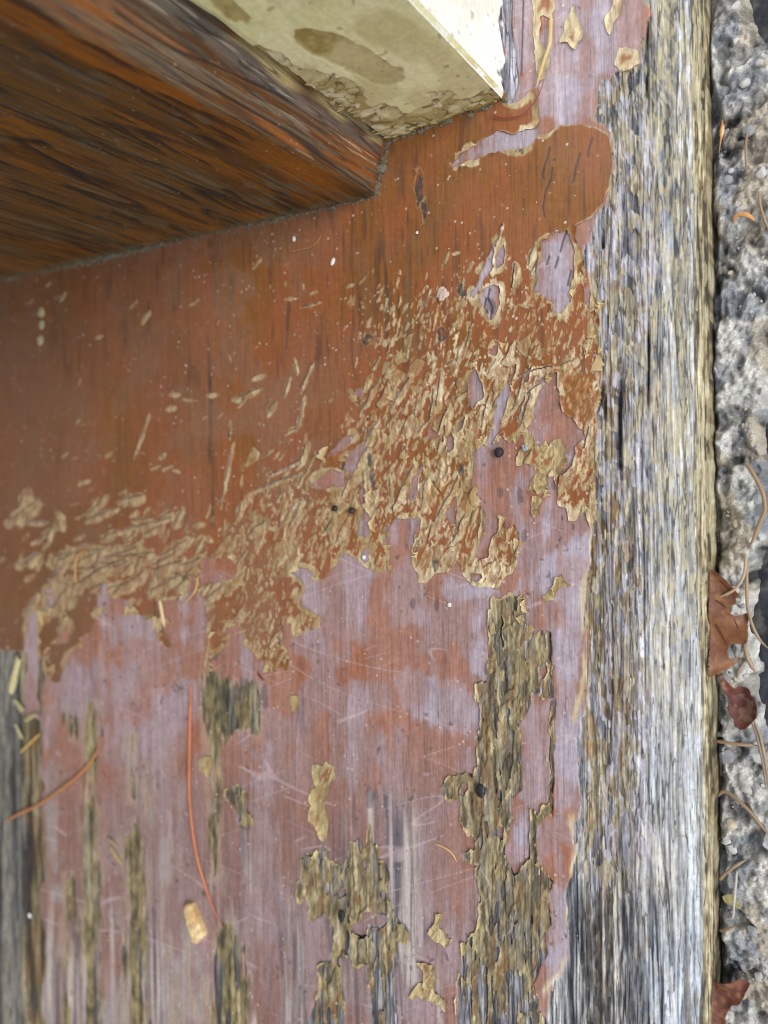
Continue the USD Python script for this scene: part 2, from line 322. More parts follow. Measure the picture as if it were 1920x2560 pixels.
ISLES = [[(1308, 1078), (1325, 1075), (1337, 1095), (1338, 1112), (1348, 1120), (1355, 1108), (1367, 1110), (1370, 1125), (1380, 1105), (1390, 1101), (1405, 1102), (1415, 1120), (1417, 1135), (1408, 1170), (1395, 1185), (1380, 1190), (1370, 1180), (1368, 1200), (1373, 1235), (1355, 1240), (1345, 1238), (1333, 1220), (1333, 1200), (1342, 1190), (1336, 1165), (1320, 1162), (1293, 1167), (1291, 1150), (1300, 1130), (1312, 1118), (1310, 1095)],
         [(1334, 1243), (1345, 1245), (1356, 1250), (1345, 1280), (1338, 1300), (1330, 1280), (1328, 1262)],
         [(1393, 1442), (1408, 1445), (1422, 1458), (1440, 1460), (1420, 1465), (1400, 1475), (1392, 1498), (1388, 1490), (1365, 1500), (1357, 1492), (1372, 1480), (1390, 1468)],
         [(731, 1740), (745, 1735), (750, 1750), (748, 1775), (735, 1780), (728, 1765)],
         [(783, 1912), (800, 1912), (812, 1913), (821, 1905), (839, 1915), (842, 1938), (829, 1962), (826, 1976), (816, 2012), (823, 2060), (817, 2095), (806, 2112), (796, 2093), (794, 2076), (773, 2050), (776, 2032), (782, 2020), (776, 1998), (786, 1974), (797, 1970), (788, 1958), (781, 1931)],
         [(801, 2118), (821, 2133), (825, 2155), (852, 2166), (869, 2143), (874, 2110), (897, 2095), (915, 2138), (922, 2083), (928, 2066), (935, 2108), (948, 2128), (945, 2153), (963, 2161), (973, 2191), (962, 2220), (977, 2268), (1001, 2305), (1025, 2323), (1025, 2356), (992, 2356), (995, 2386), (980, 2452), (989, 2503), (1001, 2640), (935, 2640), (929, 2491), (917, 2413), (881, 2416), (869, 2386), (845, 2401), (851, 2425), (855, 2470), (863, 2512), (858, 2640), (765, 2640), (769, 2560), (778, 2531), (790, 2503), (801, 2488), (805, 2446), (793, 2422), (827, 2398), (837, 2356), (845, 2320), (830, 2305), (807, 2289), (786, 2308), (771, 2295), (778, 2271), (765, 2235), (751, 2259), (741, 2238), (751, 2205), (758, 2184), (754, 2153), (763, 2134), (793, 2151)],
         [(1092, 2280), (1108, 2283), (1101, 2320), (1122, 2344), (1137, 2347), (1119, 2365), (1092, 2347), (1074, 2335), (1077, 2320), (1086, 2311)],
         [(1041, 2404), (1086, 2407), (1095, 2419), (1089, 2479), (1122, 2506), (1120, 2531), (1092, 2506), (1065, 2497), (1026, 2491), (1044, 2461), (1065, 2461), (1062, 2431)],
         [(1234, 1498), (1229, 1533), (1217, 1574), (1232, 1594), (1222, 1632), (1220, 1677), (1224, 1700), (1193, 1716), (1196, 1748), (1209, 1794), (1204, 1808), (1193, 1848), (1201, 1912), (1184, 1939), (1156, 1932), (1123, 1945), (1105, 1961), (1120, 1996), (1136, 2005), (1153, 2000), (1153, 2028), (1146, 2038), (1176, 2081), (1196, 2100), (1194, 2120), (1152, 2138), (1161, 2153), (1197, 2160), (1191, 2208), (1203, 2259), (1200, 2319), (1161, 2361), (1155, 2415), (1146, 2461), (1140, 2640), (1375, 2640), (1369, 2554), (1348, 2527), (1336, 2458), (1357, 2406), (1369, 2382), (1363, 2331), (1378, 2313), (1369, 2235), (1387, 2205), (1339, 2162), (1343, 2100), (1343, 2060), (1379, 2030), (1384, 2046), (1381, 2000), (1384, 1900), (1386, 1748), (1376, 1760), (1376, 1900), (1374, 2010), (1345, 2045), (1331, 2015), (1328, 2090), (1324, 2141), (1300, 2180), (1285, 2189), (1261, 2135), (1267, 2094), (1285, 2048), (1277, 2023), (1283, 1998), (1305, 1975), (1305, 1904), (1298, 1810), (1313, 1794), (1323, 1766), (1333, 1731), (1361, 1746), (1386, 1748), (1381, 1700), (1379, 1632), (1377, 1579), (1353, 1577), (1333, 1584), (1320, 1602), (1318, 1556), (1308, 1490), (1270, 1494)],
         # olive crust strips at the lower left
         [(515, 1690), (530, 1680), (570, 1700), (600, 1715), (640, 1700), (650, 1750), (655, 1830), (640, 1838), (600, 1830), (560, 1845), (543, 1900), (548, 2050), (540, 2190), (532, 2190), (530, 1990), (520, 1900), (515, 1800)],
         [(500, 1905), (510, 1890), (532, 1892), (536, 1920), (525, 1948), (515, 1930), (503, 1925)],
         [(565, 1975), (595, 1968), (605, 1990), (618, 1975), (618, 2020), (630, 2060), (612, 2075), (598, 2070), (592, 2030), (567, 1995)],
         [(545, 2320), (575, 2300), (590, 2330), (612, 2370), (620, 2450), (625, 2520), (620, 2640), (530, 2640), (530, 2480), (540, 2400)],
         [(170, 2190), (182, 2200), (180, 2300), (178, 2400), (172, 2560), (168, 2640), (152, 2640), (156, 2440), (165, 2300)],
         [(220, 1760), (245, 1770), (243, 1850), (238, 1900), (240, 2040), (236, 2080), (243, 2110), (246, 2300), (252, 2480), (256, 2640), (212, 2640), (212, 2400), (205, 2250), (212, 2120), (206, 2030), (215, 1980), (220, 1900)],
         [(310, 2100), (345, 2050), (365, 2100), (360, 2180), (365, 2300), (366, 2420), (374, 2640), (318, 2640), (312, 2420), (300, 2400), (318, 2300), (322, 2200)],
         [(168, 1790), (178, 1775), (192, 1800), (190, 1850), (176, 1840)],
         [(322, 1840), (336, 1845), (334, 1900), (345, 1960), (336, 2000), (326, 1930)],
         # scraps near the frame, top right
         [(1330, -80), (1400, -80), (1385, 20), (1375, 45), (1358, 35), (1345, 50), (1336, 20)], [(1415, 60), (1435, 15), (1448, 60), (1462, 75), (1450, 110), (1440, 128), (1425, 118), (1405, 112), (1412, 85)],
         [(1510, 55), (1530, 20), (1560, -40), (1575, -60), (1556, 20), (1540, 60), (1528, 90), (1518, 78)], [(1535, 165), (1550, 118), (1570, 120), (1595, 130), (1600, 160), (1580, 175), (1550, 180)],
         [(1335, -60), (1350, -40), (1352, 60), (1355, 110), (1378, 150), (1368, 190), (1356, 205), (1350, 180), (1340, 150), (1336, 60)]]
ISLE_HOLES = [[(872, 2292), (893, 2305), (917, 2277), (941, 2289), (968, 2286), (974, 2305), (953, 2320), (920, 2311), (923, 2338), (905, 2341), (881, 2332)],
              [(845, 2230), (860, 2220), (863, 2235), (850, 2248)], [(1155, 1965), (1168, 1955), (1172, 1975), (1162, 1992), (1153, 1985)],
              [(1352, 1670), (1370, 1660), (1375, 1680), (1360, 1698), (1350, 1685)], [(1248, 2060), (1266, 2075), (1260, 2100), (1245, 2085)]]
RAW = [[(1640, -90), (1615, 0), (1632, 41), (1602, 102), (1609, 164), (1506, 197), (1490, 303), (1530, 330), (1535, 420), (1525, 480), (1490, 560), (1460, 640), (1480, 720), (1500, 800), (1500, 1000), (1490, 1120), (1485, 1320), (1482, 1361), (1478, 1400), (1470, 1440), (1465, 1500), (1460, 1540), (1462, 1590), (1468, 1640), (1470, 1700), (1465, 1760), (1455, 1800), (1450, 1850), (1448, 1900), (1450, 1960), (1455, 2000), (1445, 2040), (1433, 2060), (1439, 2090), (1445, 2120), (1430, 2180), (1418, 2240), (1416, 2331), (1418, 2391), (1390, 2452), (1375, 2482), (1369, 2640), (1950, 2640), (1950, -90)],
       [(-120, 1620), (62, 1632), (60, 1720), (64, 1790), (100, 1800), (103, 1900), (104, 2100), (106, 2200), (112, 2360), (117, 2640), (-120, 2640)],
       [(100, 1640), (112, 1640), (108, 1720), (106, 1790), (98, 1800), (95, 1700)],
       [(1255, -90), (1285, -90), (1278, 60), (1290, 140), (1300, 215), (1280, 260), (1262, 240), (1258, 100)]]
STRIPS = [ISLES[8], ISLES[5], ISLES[11]]
LILAC = [[(979, 1430), (1032, 1380), (1048, 1450), (1055, 1570), (990, 1570), (960, 1505)], [(985, 1690), (1030, 1675), (1060, 1690), (1150, 1705), (1195, 1740), (1200, 1800), (1170, 1830), (1100, 1830), (1040, 1790), (990, 1760)],
         [(1345, 1390), (1400, 1370), (1450, 1340), (1482, 1330), (1480, 1400), (1465, 1480), (1460, 1600), (1440, 1720), (1455, 1800), (1440, 2000), (1390, 2060), (1388, 1800), (1385, 1640), (1392, 1500), (1350, 1490), (1340, 1440)],
         [(1192, 1530), (1205, 1530), (1208, 1620), (1205, 1700), (1188, 1690), (1186, 1600)], [(1120, 1440), (1170, 1450), (1300, 1490), (1300, 1450), (1320, 1440), (1340, 1470), (1320, 1480), (1230, 1485), (1130, 1500), (1110, 1480)],
         [(1310, 1700), (1330, 1740), (1375, 1760), (1372, 2000), (1340, 2020), (1300, 2000), (1312, 1900), (1305, 1820)], [(1290, 2060), (1320, 2040), (1322, 2130), (1290, 2160), (1270, 2110)],
         [(1375, 2220), (1400, 2200), (1418, 2240), (1416, 2330), (1400, 2430), (1370, 2440), (1365, 2390), (1380, 2320)],
         [(1360, 1070), (1372, 1060), (1366, 1110), (1352, 1110)], [(1440, 1060), (1450, 1080), (1440, 1115), (1420, 1165), (1408, 1180), (1415, 1140), (1430, 1100)], [(1360, 1250), (1372, 1250), (1372, 1330), (1358, 1360), (1352, 1300)],
         [(1345, 100), (1520, -80), (1600, -80), (1600, 150), (1500, 200), (1488, 300), (1400, 310), (1350, 300)], HOLES[1], HOLES[2], HOLES[3], HOLES[6], HOLES[7], HOLES[0], HOLES[4]]

wob = poly_sdf
SOFT = ISLES[9:10] + ISLES[12:18]
sSoft = wob(SOFT, warp=5.0, seed=36, size=14.0)
sC = wob([COAT] + ISLES[:9] + ISLES[10:12] + ISLES[18:], HOLES + ISLE_HOLES, warp=5.0, seed=11, size=16.0)
sMain = wob([COAT], HOLES)
sRaw = wob(RAW, warp=6.0, seed=21, size=22.0)
sStrip = wob(STRIPS, ISLE_HOLES, warp=4.0, seed=31)
sLil = wob(LILAC, warp=12.0, seed=41, size=40.0)

# ---------------------------------------------------------------- painting the board: raw wood
n_w = nz(X, Y, 26, 700, 1); n_m = nz(X, Y, 9, 260, 2); n_f = nz(X, Y, 4.6, 110, 3); n_ff = nz(X, Y, 3.2, 40, 4)
warpX = X + (nz(X, Y, 60, 200, 5) - 0.5) * 14
c_f = nz(warpX, Y, 7, 330, 6); c_b = nz(warpX, Y, 13, 420, 7)
crack = smooth(0.5 - abs(c_f - 0.5) * 9, 0.0, 0.5)
crack_b = smooth(0.5 - abs(c_b - 0.5) * 8, 0.05, 0.5)
crack = np.maximum(crack * smooth(nz(X, Y, 30, 150, 8), 0.4, 0.6), crack_b * smooth(nz(X, Y, 40, 260, 9), 0.42, 0.58))
v = 0.5 + 0.55 * (n_w - 0.5) + 0.75 * (n_m - 0.5) + 0.6 * (n_f - 0.5) + 0.35 * (n_ff - 0.5)
BLK, GRY, WHT = np.array([0.030, 0.032, 0.038]), np.array([0.27, 0.275, 0.28]), np.array([0.72, 0.72, 0.70])


def ramp(v, stops):
    p = [s[0] for s in stops]
    return np.stack([np.interp(v, p, [s[1][k] for s in stops]) for k in range(3)], -1)


n_h = nz(X, Y, 2.6, 24, 33, 2)
v = v + 0.30 * (n_h - 0.5)
grey = ramp(v, [(0.08, (0.045, 0.05, 0.06)), (0.30, (0.15, 0.162, 0.185)), (0.5, (0.262, 0.278, 0.30)), (0.70, (0.40, 0.41, 0.41)), (0.92, (0.60, 0.595, 0.57))])
blue = ramp(v, [(0.10, (0.05, 0.055, 0.07)), (0.34, (0.17, 0.18, 0.22)), (0.55, (0.30, 0.31, 0.37)), (0.82, (0.50, 0.51, 0.58))])
low = smooth(Y, 2080, 2330)
m1 = nz(X, Y, 11, 30, 28, 3); m2 = nz(X, Y, 5.5, 13, 29, 2)
olive = ramp(0.5 + 0.9 * (n_m - 0.5) + 0.8 * (n_f - 0.5) + 0.4 * (n_ff - 0.5), [(0.1, (0.035, 0.035, 0.035)), (0.33, (0.14, 0.115, 0.06)), (0.5, (0.27, 0.23, 0.135)), (0.7, (0.39, 0.335, 0.21)), (0.9, (0.52, 0.46, 0.31))])
brown = ramp(0.5 + 0.9 * (n_m - 0.5) + 0.5 * (n_f - 0.5), [(0.2, (0.07, 0.035, 0.014)), (0.5, (0.20, 0.095, 0.03)), (0.8, (0.34, 0.19, 0.07))])
edge_x = X - np.interp(Y[:, 0], [0, 300, 700, 1300, 1900, 2200, 2560], [1600, 1490, 1480, 1485, 1450, 1430, 1370])[:, None]      # distance right of the film's edge
band = X + (nz(X, Y, 60, 300, 12) - 0.5) * 26
raw = grey.copy()
dark_band = smooth(band, 1430, 1460) * (1 - smooth(band + (n_f - 0.5) * 60, 1530, 1655)) * smooth(Y, 150, 420)
mot = ramp(0.5 + 0.6 * (m1 - 0.5) + 0.5 * (m2 - 0.5) + 0.4 * (n_m - 0.5) + 0.35 * (n_h - 0.5), [(0.08, (0.055, 0.052, 0.045)), (0.32, (0.16, 0.135, 0.085)), (0.52, (0.265, 0.225, 0.145)), (0.72, (0.38, 0.335, 0.23)), (0.92, (0.52, 0.48, 0.36))])
dk = mix(mix(olive, mot, 0.65), brown, smooth(nz(X, Y, 12, 50, 13, 2), 0.52, 0.66) * 0.65)
upper = (1 - smooth(Y, 1250, 1400))
dk = mix(dk, blue * 1.05 + 0.02, smooth(nz(X, Y, 11, 70, 14, 2), 0.63 - 0.15 * upper - 0.08 * low, 0.70 - 0.15 * upper - 0.08 * low) * 0.85)
vl = 0.5 + 0.75 * (nz(X, Y, 5, 150, 34) - 0.5) + 0.6 * (nz(X, Y, 10, 240, 35) - 0.5) + 0.4 * (n_h - 0.5) + 0.3 * (n_ff - 0.5)
dk = mix(dk, ramp(vl, [(0.25, (0.018, 0.02, 0.026)), (0.50, (0.055, 0.058, 0.07)), (0.60, (0.17, 0.18, 0.21)), (0.72, (0.38, 0.38, 0.38)), (0.9, (0.60, 0.56, 0.46))]), low * 0.85)
raw = mix(raw, dk, dark_band)
ridge = np.exp(-((band - 1605) / 17) ** 2) * smooth(Y, 250, 500) * (1 - smooth(Y, 2000, 2250))
raw = mix(raw, blue * 1.25 + 0.04, ridge * 0.75)
yel = smooth(nz(X, Y, 10, 46, 15, 3) + 0.25 * (n_h - 0.5), 0.45, 0.62) * smooth(band, 1610, 1640) * (1 - smooth(band, 1700, 1730)) * (1 - 0.85 * smooth(Y, 1250, 1500))
raw = mix(raw, mix([0.34, 0.29, 0.17], [0.54, 0.48, 0.31], smooth(0.5 * n_ff + 0.5 * n_h, 0.35, 0.65)), yel * 0.6)
palew = smooth(band, 1690, 1720) * (1 - smooth(band, 1735, 1756))
raw = mix(raw, mix(mix(raw, [0.31, 0.28, 0.21], 0.6), [0.57, 0.61, 0.64], smooth(n_m * 0.35 + n_f * 0.30 + n_h * 0.35, 0.46, 0.60)), palew)
grw = smooth(band, 1610, 1630) * (1 - smooth(band, 1740, 1770)) * smooth(Y, 1300, 1500) * (1 - 0.6 * smooth(Y, 2250, 2420))
n_s = nz(X, Y, 3.4, 190, 30); n_s2 = nz(X, Y, 6.5, 330, 32)
raw = mix(raw, mix([0.455, 0.49, 0.535], [0.54, 0.53, 0.50], smooth(nz(X, Y, 30, 160, 16), 0.5, 0.65)), grw * smooth(0.3 * v + 0.3 * n_s + 0.2 * n_s2 + 0.2 * n_h, 0.40, 0.64) * 0.8)
raw = mix(raw, ramp(n_s, [(0.2, (0.11, 0.12, 0.14)), (0.5, (0.23, 0.24, 0.26)), (0.8, (0.38, 0.38, 0.38))]), grw * smooth(0.98 - 0.6 * n_s - 0.4 * n_s2, 0.47, 0.66) * 0.6)
bcool = smooth(Y, 2200, 2400) * smooth(band, 1560, 1600) * (1 - smooth(band, 1730, 1760))
raw = mix(raw, raw * [0.86, 0.92, 1.03], bcool)
tanb = smooth(band, 1738, 1756)
fine_t = nz(X, Y, 2.6, 46, 17, 2); fine_t2 = nz(X, Y, 6, 150, 18)
raw = mix(raw, ramp(0.5 + (fine_t - 0.5) * 1.5 + (fine_t2 - 0.5) * 0.8 + (m2 - 0.5) * 0.6, [(0.08, (0.06, 0.048, 0.028)), (0.38, (0.20, 0.158, 0.082)), (0.62, (0.33, 0.275, 0.15)), (0.98, (0.54, 0.49, 0.34))]), tanb)
# top of the board beside the post: yellowish with feathered marks
raw = mix(raw, mix([0.52, 0.47, 0.32], [0.26, 0.25, 0.22], smooth(nz(X, Y, 5, 22, 19, 2, 30), 0.45, 0.6)), smooth(band, 1625, 1650) * (1 - smooth(band, 1690, 1715)) * (1 - smooth(Y, 260, 360)) * 0.6)
# far left: dark grey wood, a brown-olive strip beside the film
leftz = 1 - smooth(X, 110, 150)
lg = ramp(v, [(0.2, (0.05, 0.052, 0.05)), (0.5, (0.135, 0.135, 0.125)), (0.8, (0.26, 0.25, 0.21))])
lb = mix(olive * 0.9, mix(olive, brown, 0.5), smooth(nz(X, Y, 10, 30, 20, 2), 0.47, 0.6))
raw = mix(raw, mix(lg, lb, smooth(X + (nz(X, Y, 30, 200, 22) - 0.5) * 20, 46, 60)), leftz)
nearpost = (1 - smooth(X, 1300, 1330)) * (1 - smooth(Y, 200, 300))
raw = mix(raw, mix([0.42, 0.41, 0.47], [0.22, 0.22, 0.25], smooth(n_f, 0.45, 0.6)), nearpost)
ck = np.clip(crack * (1 - tanb * 0.75) * (0.6 - 0.15 * dark_band + 0.55 * low), 0, 1)
# the long open crack
openc = np.exp(-((X - (1549 + (nz(X, Y, 50, 90, 23) - 0.5) * 16)) / 6.5) ** 2) * smooth(Y, 880, 1010) * (1 - smooth(Y, 1170, 1190))
openc = np.maximum(openc, np.exp(-((X - (1515 + (nz(X, Y, 50, 160, 24) - 0.5) * 14)) / 4.0) ** 2) * smooth(Y, 560, 620) * (1 - smooth(Y, 1010, 1080)) * smooth(nz(X, Y, 30, 60, 341), 0.34, 0.5))
openc = np.maximum(openc, np.exp(-((X - (1622 + (nz(X, Y, 50, 160, 25) - 0.5) * 12)) / 3.0) ** 2) * smooth(Y, 780, 860) * (1 - smooth(Y, 980, 1040)))
openc = np.maximum(openc, np.exp(-((X - (1628 + (nz(X, Y, 40, 120, 26) - 0.5) * 14)) / 5.0) ** 2) * smooth(Y, 20, 90) * (1 - smooth(Y, 380, 460)) * smooth(nz(X, Y, 30, 60, 342), 0.36, 0.52))
openc = np.maximum(openc, 0.45 * smooth(n_m, 0.35, 0.55) * np.exp(-((X - (1605 + (nz(X, Y, 50, 160, 27) - 0.5) * 16)) / 4.0) ** 2) * smooth(Y, 1180, 1300) * (1 - smooth(Y, 1700, 1800)))
raw = mix(raw, [0.40, 0.385, 0.44], 0.6 * smooth(nz(X, Y, 9, 90, 137, 3), 0.58, 0.66) * smooth(band, 1470, 1520) * (1 - smooth(band, 1640, 1690)) * (1 - low))
raw = mix(raw, [0.03, 0.03, 0.034], np.clip(ck * 0.6 + openc, 0, 1))
raw = raw * (1 + 0.35 * (nz(X, Y, 2.5, 6, 138, 2) - 0.5) + 0.55 * (nz(X, Y, 13, 46, 139, 3) - 0.5))[..., None]
kh = smooth(nz(X, Y, 6, 22, 140, 3), 0.57, 0.66) * smooth(band, 1560, 1600) * (1 - 0.7 * smooth(Y, 1500, 1900))
raw = mix(raw, mix([0.33, 0.285, 0.165], [0.50, 0.455, 0.30], n_ff), kh * 0.65)
xc = smooth(0.5 - abs(nz(X, Y, 30, 5, 143, 2) - 0.5) * 16, 0.1, 0.5) * smooth(nz(X, Y, 12, 22, 144, 2), 0.60, 0.70)
raw = mix(raw, [0.05, 0.05, 0.055], xc * 0.5 * (1 - tanb))
z_raw = 0.30 * (m1 - 0.5) + 0.16 * (m2 - 0.5) + 0.25 * (n_m - 0.5) + 0.34 * (n_f - 0.5) + 0.15 * (n_ff - 0.5) + 0.25 * (n_w - 0.5) - 0.42 * ck - 1.5 * openc - 0.10
z_raw = z_raw * (1 - 0.6 * tanb)

# ---------------------------------------------------------------- the film under the varnish
b1 = nz(X, Y, 110, 200, 51, 3); b2 = nz(X, Y, 22, 260, 52, 2); b3 = nz(X, Y, 45, 60, 53, 3)
gl = nz(X, Y, 4.2, 420, 54); gl2 = nz(X, Y, 2.6, 170, 55)
lower = smooth(Y, 1750, 2100) * (1 - smooth(X, 1000, 1250))
pink = mix(S(162, 120, 105), S(158, 106, 82), smooth(b2, 0.45, 0.64))
pink = mix(pink, S(158, 132, 130), smooth(0.6 * b3 + 0.4 * b2, 0.41, 0.54) * 0.85)
lil = mix(S(168, 149, 153), S(174, 163, 175), smooth(b3, 0.4, 0.6))
lil = mix(lil, S(156, 138, 140), lower * 0.7)
pink = mix(pink, mix(S(142, 112, 105), S(146, 125, 124), smooth(b1, 0.42, 0.6)), lower * 0.9)
lil_w = np.clip(smooth(sLil + (nz(X, Y, 7, 26, 135, 3) - 0.5) * 26, -9, 10) * (0.60 + 0.5 * smooth(b2, 0.38, 0.52)) + 0.5 * smooth(0.5 + 0.6 * (nz(X, Y, 60, 280, 69, 3) - 0.5) + 0.35 * (b2 - 0.5) + 0.2 * (b3 - 0.5) + 0.22 * (nz(X, Y, 6, 30, 136, 3) - 0.5), 0.525, 0.63), 0, 1)
film = mix(pink, lil, lil_w)
pale = smooth(nz(X, Y, 70, 110, 56, 3), 0.52, 0.66) * smooth(Y, 1800, 2100) * (1 - smooth(X, 520, 700)) * 0.75
film = mix(film, mix(S(170, 156, 142), S(165, 160, 160), smooth(n_f, 0.4, 0.6)), pale * smooth(n_m * 0.5 + b3 * 0.5, 0.42, 0.55))
worn = smooth(nz(X, Y, 30, 330, 57, 2), 0.52, 0.64) * np.maximum(smooth(Y, 2150, 2450), smooth(Y, 1950, 2100) * (1 - smooth(abs(X - 940), 60, 130)))
worn = np.maximum(worn, smooth(nz(X, Y, 14, 260, 58), 0.46, 0.6) * (1 - smooth(abs(X - 592), 40, 75)) * smooth(Y, 1830, 1860) * (1 - smooth(Y, 2150, 2260)))
worn = np.maximum(worn, 0.9 * smooth(nz(X, Y, 9, 220, 63), 0.5, 0.6) * (1 - smooth(abs(X - 925), 30, 70)) * smooth(Y, 1950, 2000) * (1 - smooth(Y, 2180, 2240)))
film = mix(film, ramp(0.5 + (n_f - 0.5) * 1.0 + (n_m - 0.5) * 0.6, [(0.2, (0.07, 0.075, 0.10)), (0.45, (0.30, 0.26, 0.26)), (0.65, (0.46, 0.42, 0.42)), (0.85, (0.62, 0.58, 0.52))]), worn * 0.75)
grain = smooth(0.5 - abs(gl - 0.5) * 11, 0.05, 0.5) * smooth(nz(X, Y, 60, 240, 59), 0.42, 0.6)
film = film * (1 - 0.24 * grain[..., None]) * (1 + 0.22 * (gl2 - 0.5)[..., None]) * (1 + 0.12 * (b2 - 0.5)[..., None])
film = film * (1 + 0.22 * (nz(X, Y, 3.2, 7, 132, 2) - 0.5) + 0.16 * (nz(X, Y, 2.4, 60, 133) - 0.5) + 0.14 * (nz(X, Y, 14, 20, 134, 3) - 0.5))[..., None]
slit = smooth(0.5 - abs(nz(X, Y, 16, 700, 60) - 0.5) * 16, 0.1, 0.5) * smooth(nz(X, Y, 25, 190, 61), 0.5, 0.6) * smooth(Y, 1450, 1900)
film = mix(film, [0.10, 0.10, 0.13], slit * 0.6)
scr = smooth(0.5 - abs(nz(X, Y, 300, 26, 62, 1, 20) - 0.5) * 22, 0.1, 0.5) * smooth(nz(X, Y, 60, 40, 64), 0.56, 0.66)
scr = np.maximum(scr, smooth(0.5 - abs(nz(X, Y, 260, 34, 65, 1, -22) - 0.5) * 22, 0.1, 0.5) * smooth(nz(X, Y, 60, 40, 66), 0.57, 0.67))
film = mix(film, S(205, 185, 190), scr * 0.5)
pep = smooth(nz(X, Y, 5, 6, 67), 0.83, 0.93) * smooth(nz(X, Y, 70, 90, 68), 0.5, 0.62)
film = mix(film, [0.07, 0.05, 0.055], pep * 0.55)
z_film = 0.03 * (gl - 0.5) - 0.05 * slit - 0.10 * worn * (1 - n_f) + 0.05 * (b1 - 0.5)

# ---------------------------------------------------------------- base of the board
w_raw = smooth(sRaw + (nz(X, Y, 8, 40, 70, 2) - 0.5) * 16, -1.5, 1.5)
w_strip = smooth(sStrip, -2, 3)
lip = np.exp(-((sRaw + 9 + (nz(X, Y, 30, 60, 71) - 0.5) * 20) / 7.0) ** 2) * smooth(X, 1300, 1340) * smooth(Y, 1250, 1400)
film = mix(film, mix([0.62, 0.50, 0.28], [0.66, 0.60, 0.54], smooth(n_f, 0.4, 0.6)), np.clip(lip * 0.9 * smooth(nz(X, Y, 20, 70, 72), 0.38, 0.52), 0, 1))
strip_raw = mix(dk, blue, 0.3)
w_any = np.maximum(w_raw, w_strip)
base = mix(film, raw, w_raw)
base = mix(base, strip_raw, w_strip * (1 - w_raw))
lowx = smooth(X, 1400, 1480)
zb = z_film * (1 - w_any) + w_any * (z_raw - 0.12)
rough = 0.29 * (1 - w_any) + 0.85 * w_any
gr = 0.35 * (1 - w_any) + 1.0 * w_any
# leftover film and paint scabs on the raw wood
scab_n = nz(X, Y, 12, 30, 73, 3)
scab = smooth(scab_n, 0.62 - 0.13 * upper, 0.66 - 0.14 * upper) * w_raw * (1 - tanb) * smooth(X, 1400, 1450) * (1 - smooth(band, 1600, 1660)) * (1 - 0.75 * low)
scol = mix(mix([0.40, 0.36, 0.26], [0.40, 0.395, 0.44], smooth(nz(X, Y, 14, 34, 74, 2), 0.44, 0.60)), [0.24, 0.17, 0.10], smooth(nz(X, Y, 8, 22, 75, 2), 0.60, 0.72) * 0.8)
base = mix(base, scol * (0.72 + 0.56 * m2[..., None]), scab * (1 - openc) * 0.9)
zb = zb + scab * (0.14 + 0.1 * (scab_n - 0.5)) * (1 - openc)

# ---------------------------------------------------------------- varnish coat
rag = (nz(X, Y, 9, 13, 81, 3) - 0.5) * 8 + smooth(-sMain, 0, 30) * smooth(sStrip, -30, -8) * ((nz(X, Y, 4.5, 40, 125, 2) - 0.5) * 22 + (nz(X, Y, 9, 70, 126, 2) - 0.5) * 20)
crust_w = smooth(-sMain, 0, 30) * np.clip(w_strip + w_raw, 0, 1)
F = sC + rag * 0.7
# small openings that the weather has made in the crust and near the right edge
F = np.minimum(F, 40 * (0.80 - nz(X, Y, 7, 34, 82, 2)) + 200 * (1 - np.maximum(crust_w, smooth(X, 1400, 1470) * smooth(Y, 560, 640) * (1 - smooth(Y, 900, 960)))))
thin = smooth(Y, 2360, 2560) * crust_w
F = F - thin * 40 * smooth(nz(X, Y, 12, 120, 83, 2), 0.42, 0.6)
smooth_edge = smooth(X, 1360, 1400) * (1 - smooth(Y, 560, 580)) * smooth(Y, 300, 312)
F = F * (1 - smooth_edge) + sMain * smooth_edge
# flecks and blisters
den = np.clip(0.95 * smooth(X, 780, 1000) * smooth(Y, 590, 780) + 0.75 * smooth(Y, 1000, 1330) * smooth(X, 380, 760) + 0.55 * smooth(Y, 1180, 1330), 0, 1)
den = den + 0.22 * smooth(Y, 900, 1060) * smooth(X, 820, 980) - 0.35 * (1 - smooth(X, 480, 640))
den = np.clip(den, 0, 1.25)
den = den * (1 - 0.75 * smooth(-(X - 1060), -80, 40) * (1 - smooth(Y, 620, 760)))
fl = nz(X, Y, 3.6, 10.5, 91, 2, -14); fl2 = nz(X, Y, 8.5, 26, 92, 3, -22)
fleck = smooth(fl, 1.06 - 0.36 * den, 1.11 - 0.35 * den)
from scipy.spatial import cKDTree
def chips(sx, sy, ang, seed, warp):
    """Angular cells sx by sy pixels, leaning by ang degrees: (random number of the cell, gap to the next cell, offset from its middle across and along)."""
    g = np.random.default_rng(seed); a = math.radians(ang)
    wx_ = X + (nz(X, Y, 16, 22, seed, 2) - 0.5) * warp; wy_ = Y + (nz(X, Y, 16, 22, seed + 1, 2) - 0.5) * warp
    u, w_ = (wx_ * math.cos(a) - wy_ * math.sin(a)) / sx, (wx_ * math.sin(a) + wy_ * math.cos(a)) / sy
    gu, gw = np.meshgrid(np.arange(int(u.min()) - 2, int(u.max()) + 3), np.arange(int(w_.min()) - 2, int(w_.max()) + 3))
    pts = np.stack([(gu + g.uniform(-0.5, 0.5, gu.shape)).ravel(), (gw + g.uniform(-0.5, 0.5, gu.shape)).ravel()], 1)
    d, i = cKDTree(pts).query(np.stack([u.ravel(), w_.ravel()], 1), k=2)
    return g.random((len(pts), 4))[i[:, 0]].reshape(H, W, 4), (d[:, 1] - d[:, 0]).reshape(H, W), (u.ravel() - pts[i[:, 0], 0]).reshape(H, W), (w_.ravel() - pts[i[:, 0], 1]).reshape(H, W)
r1_, e1_, u1_, v1_ = chips(9, 34, -22, 301, 9)
r2_, e2_, u2_, v2_ = chips(22, 62, -24, 311, 16)
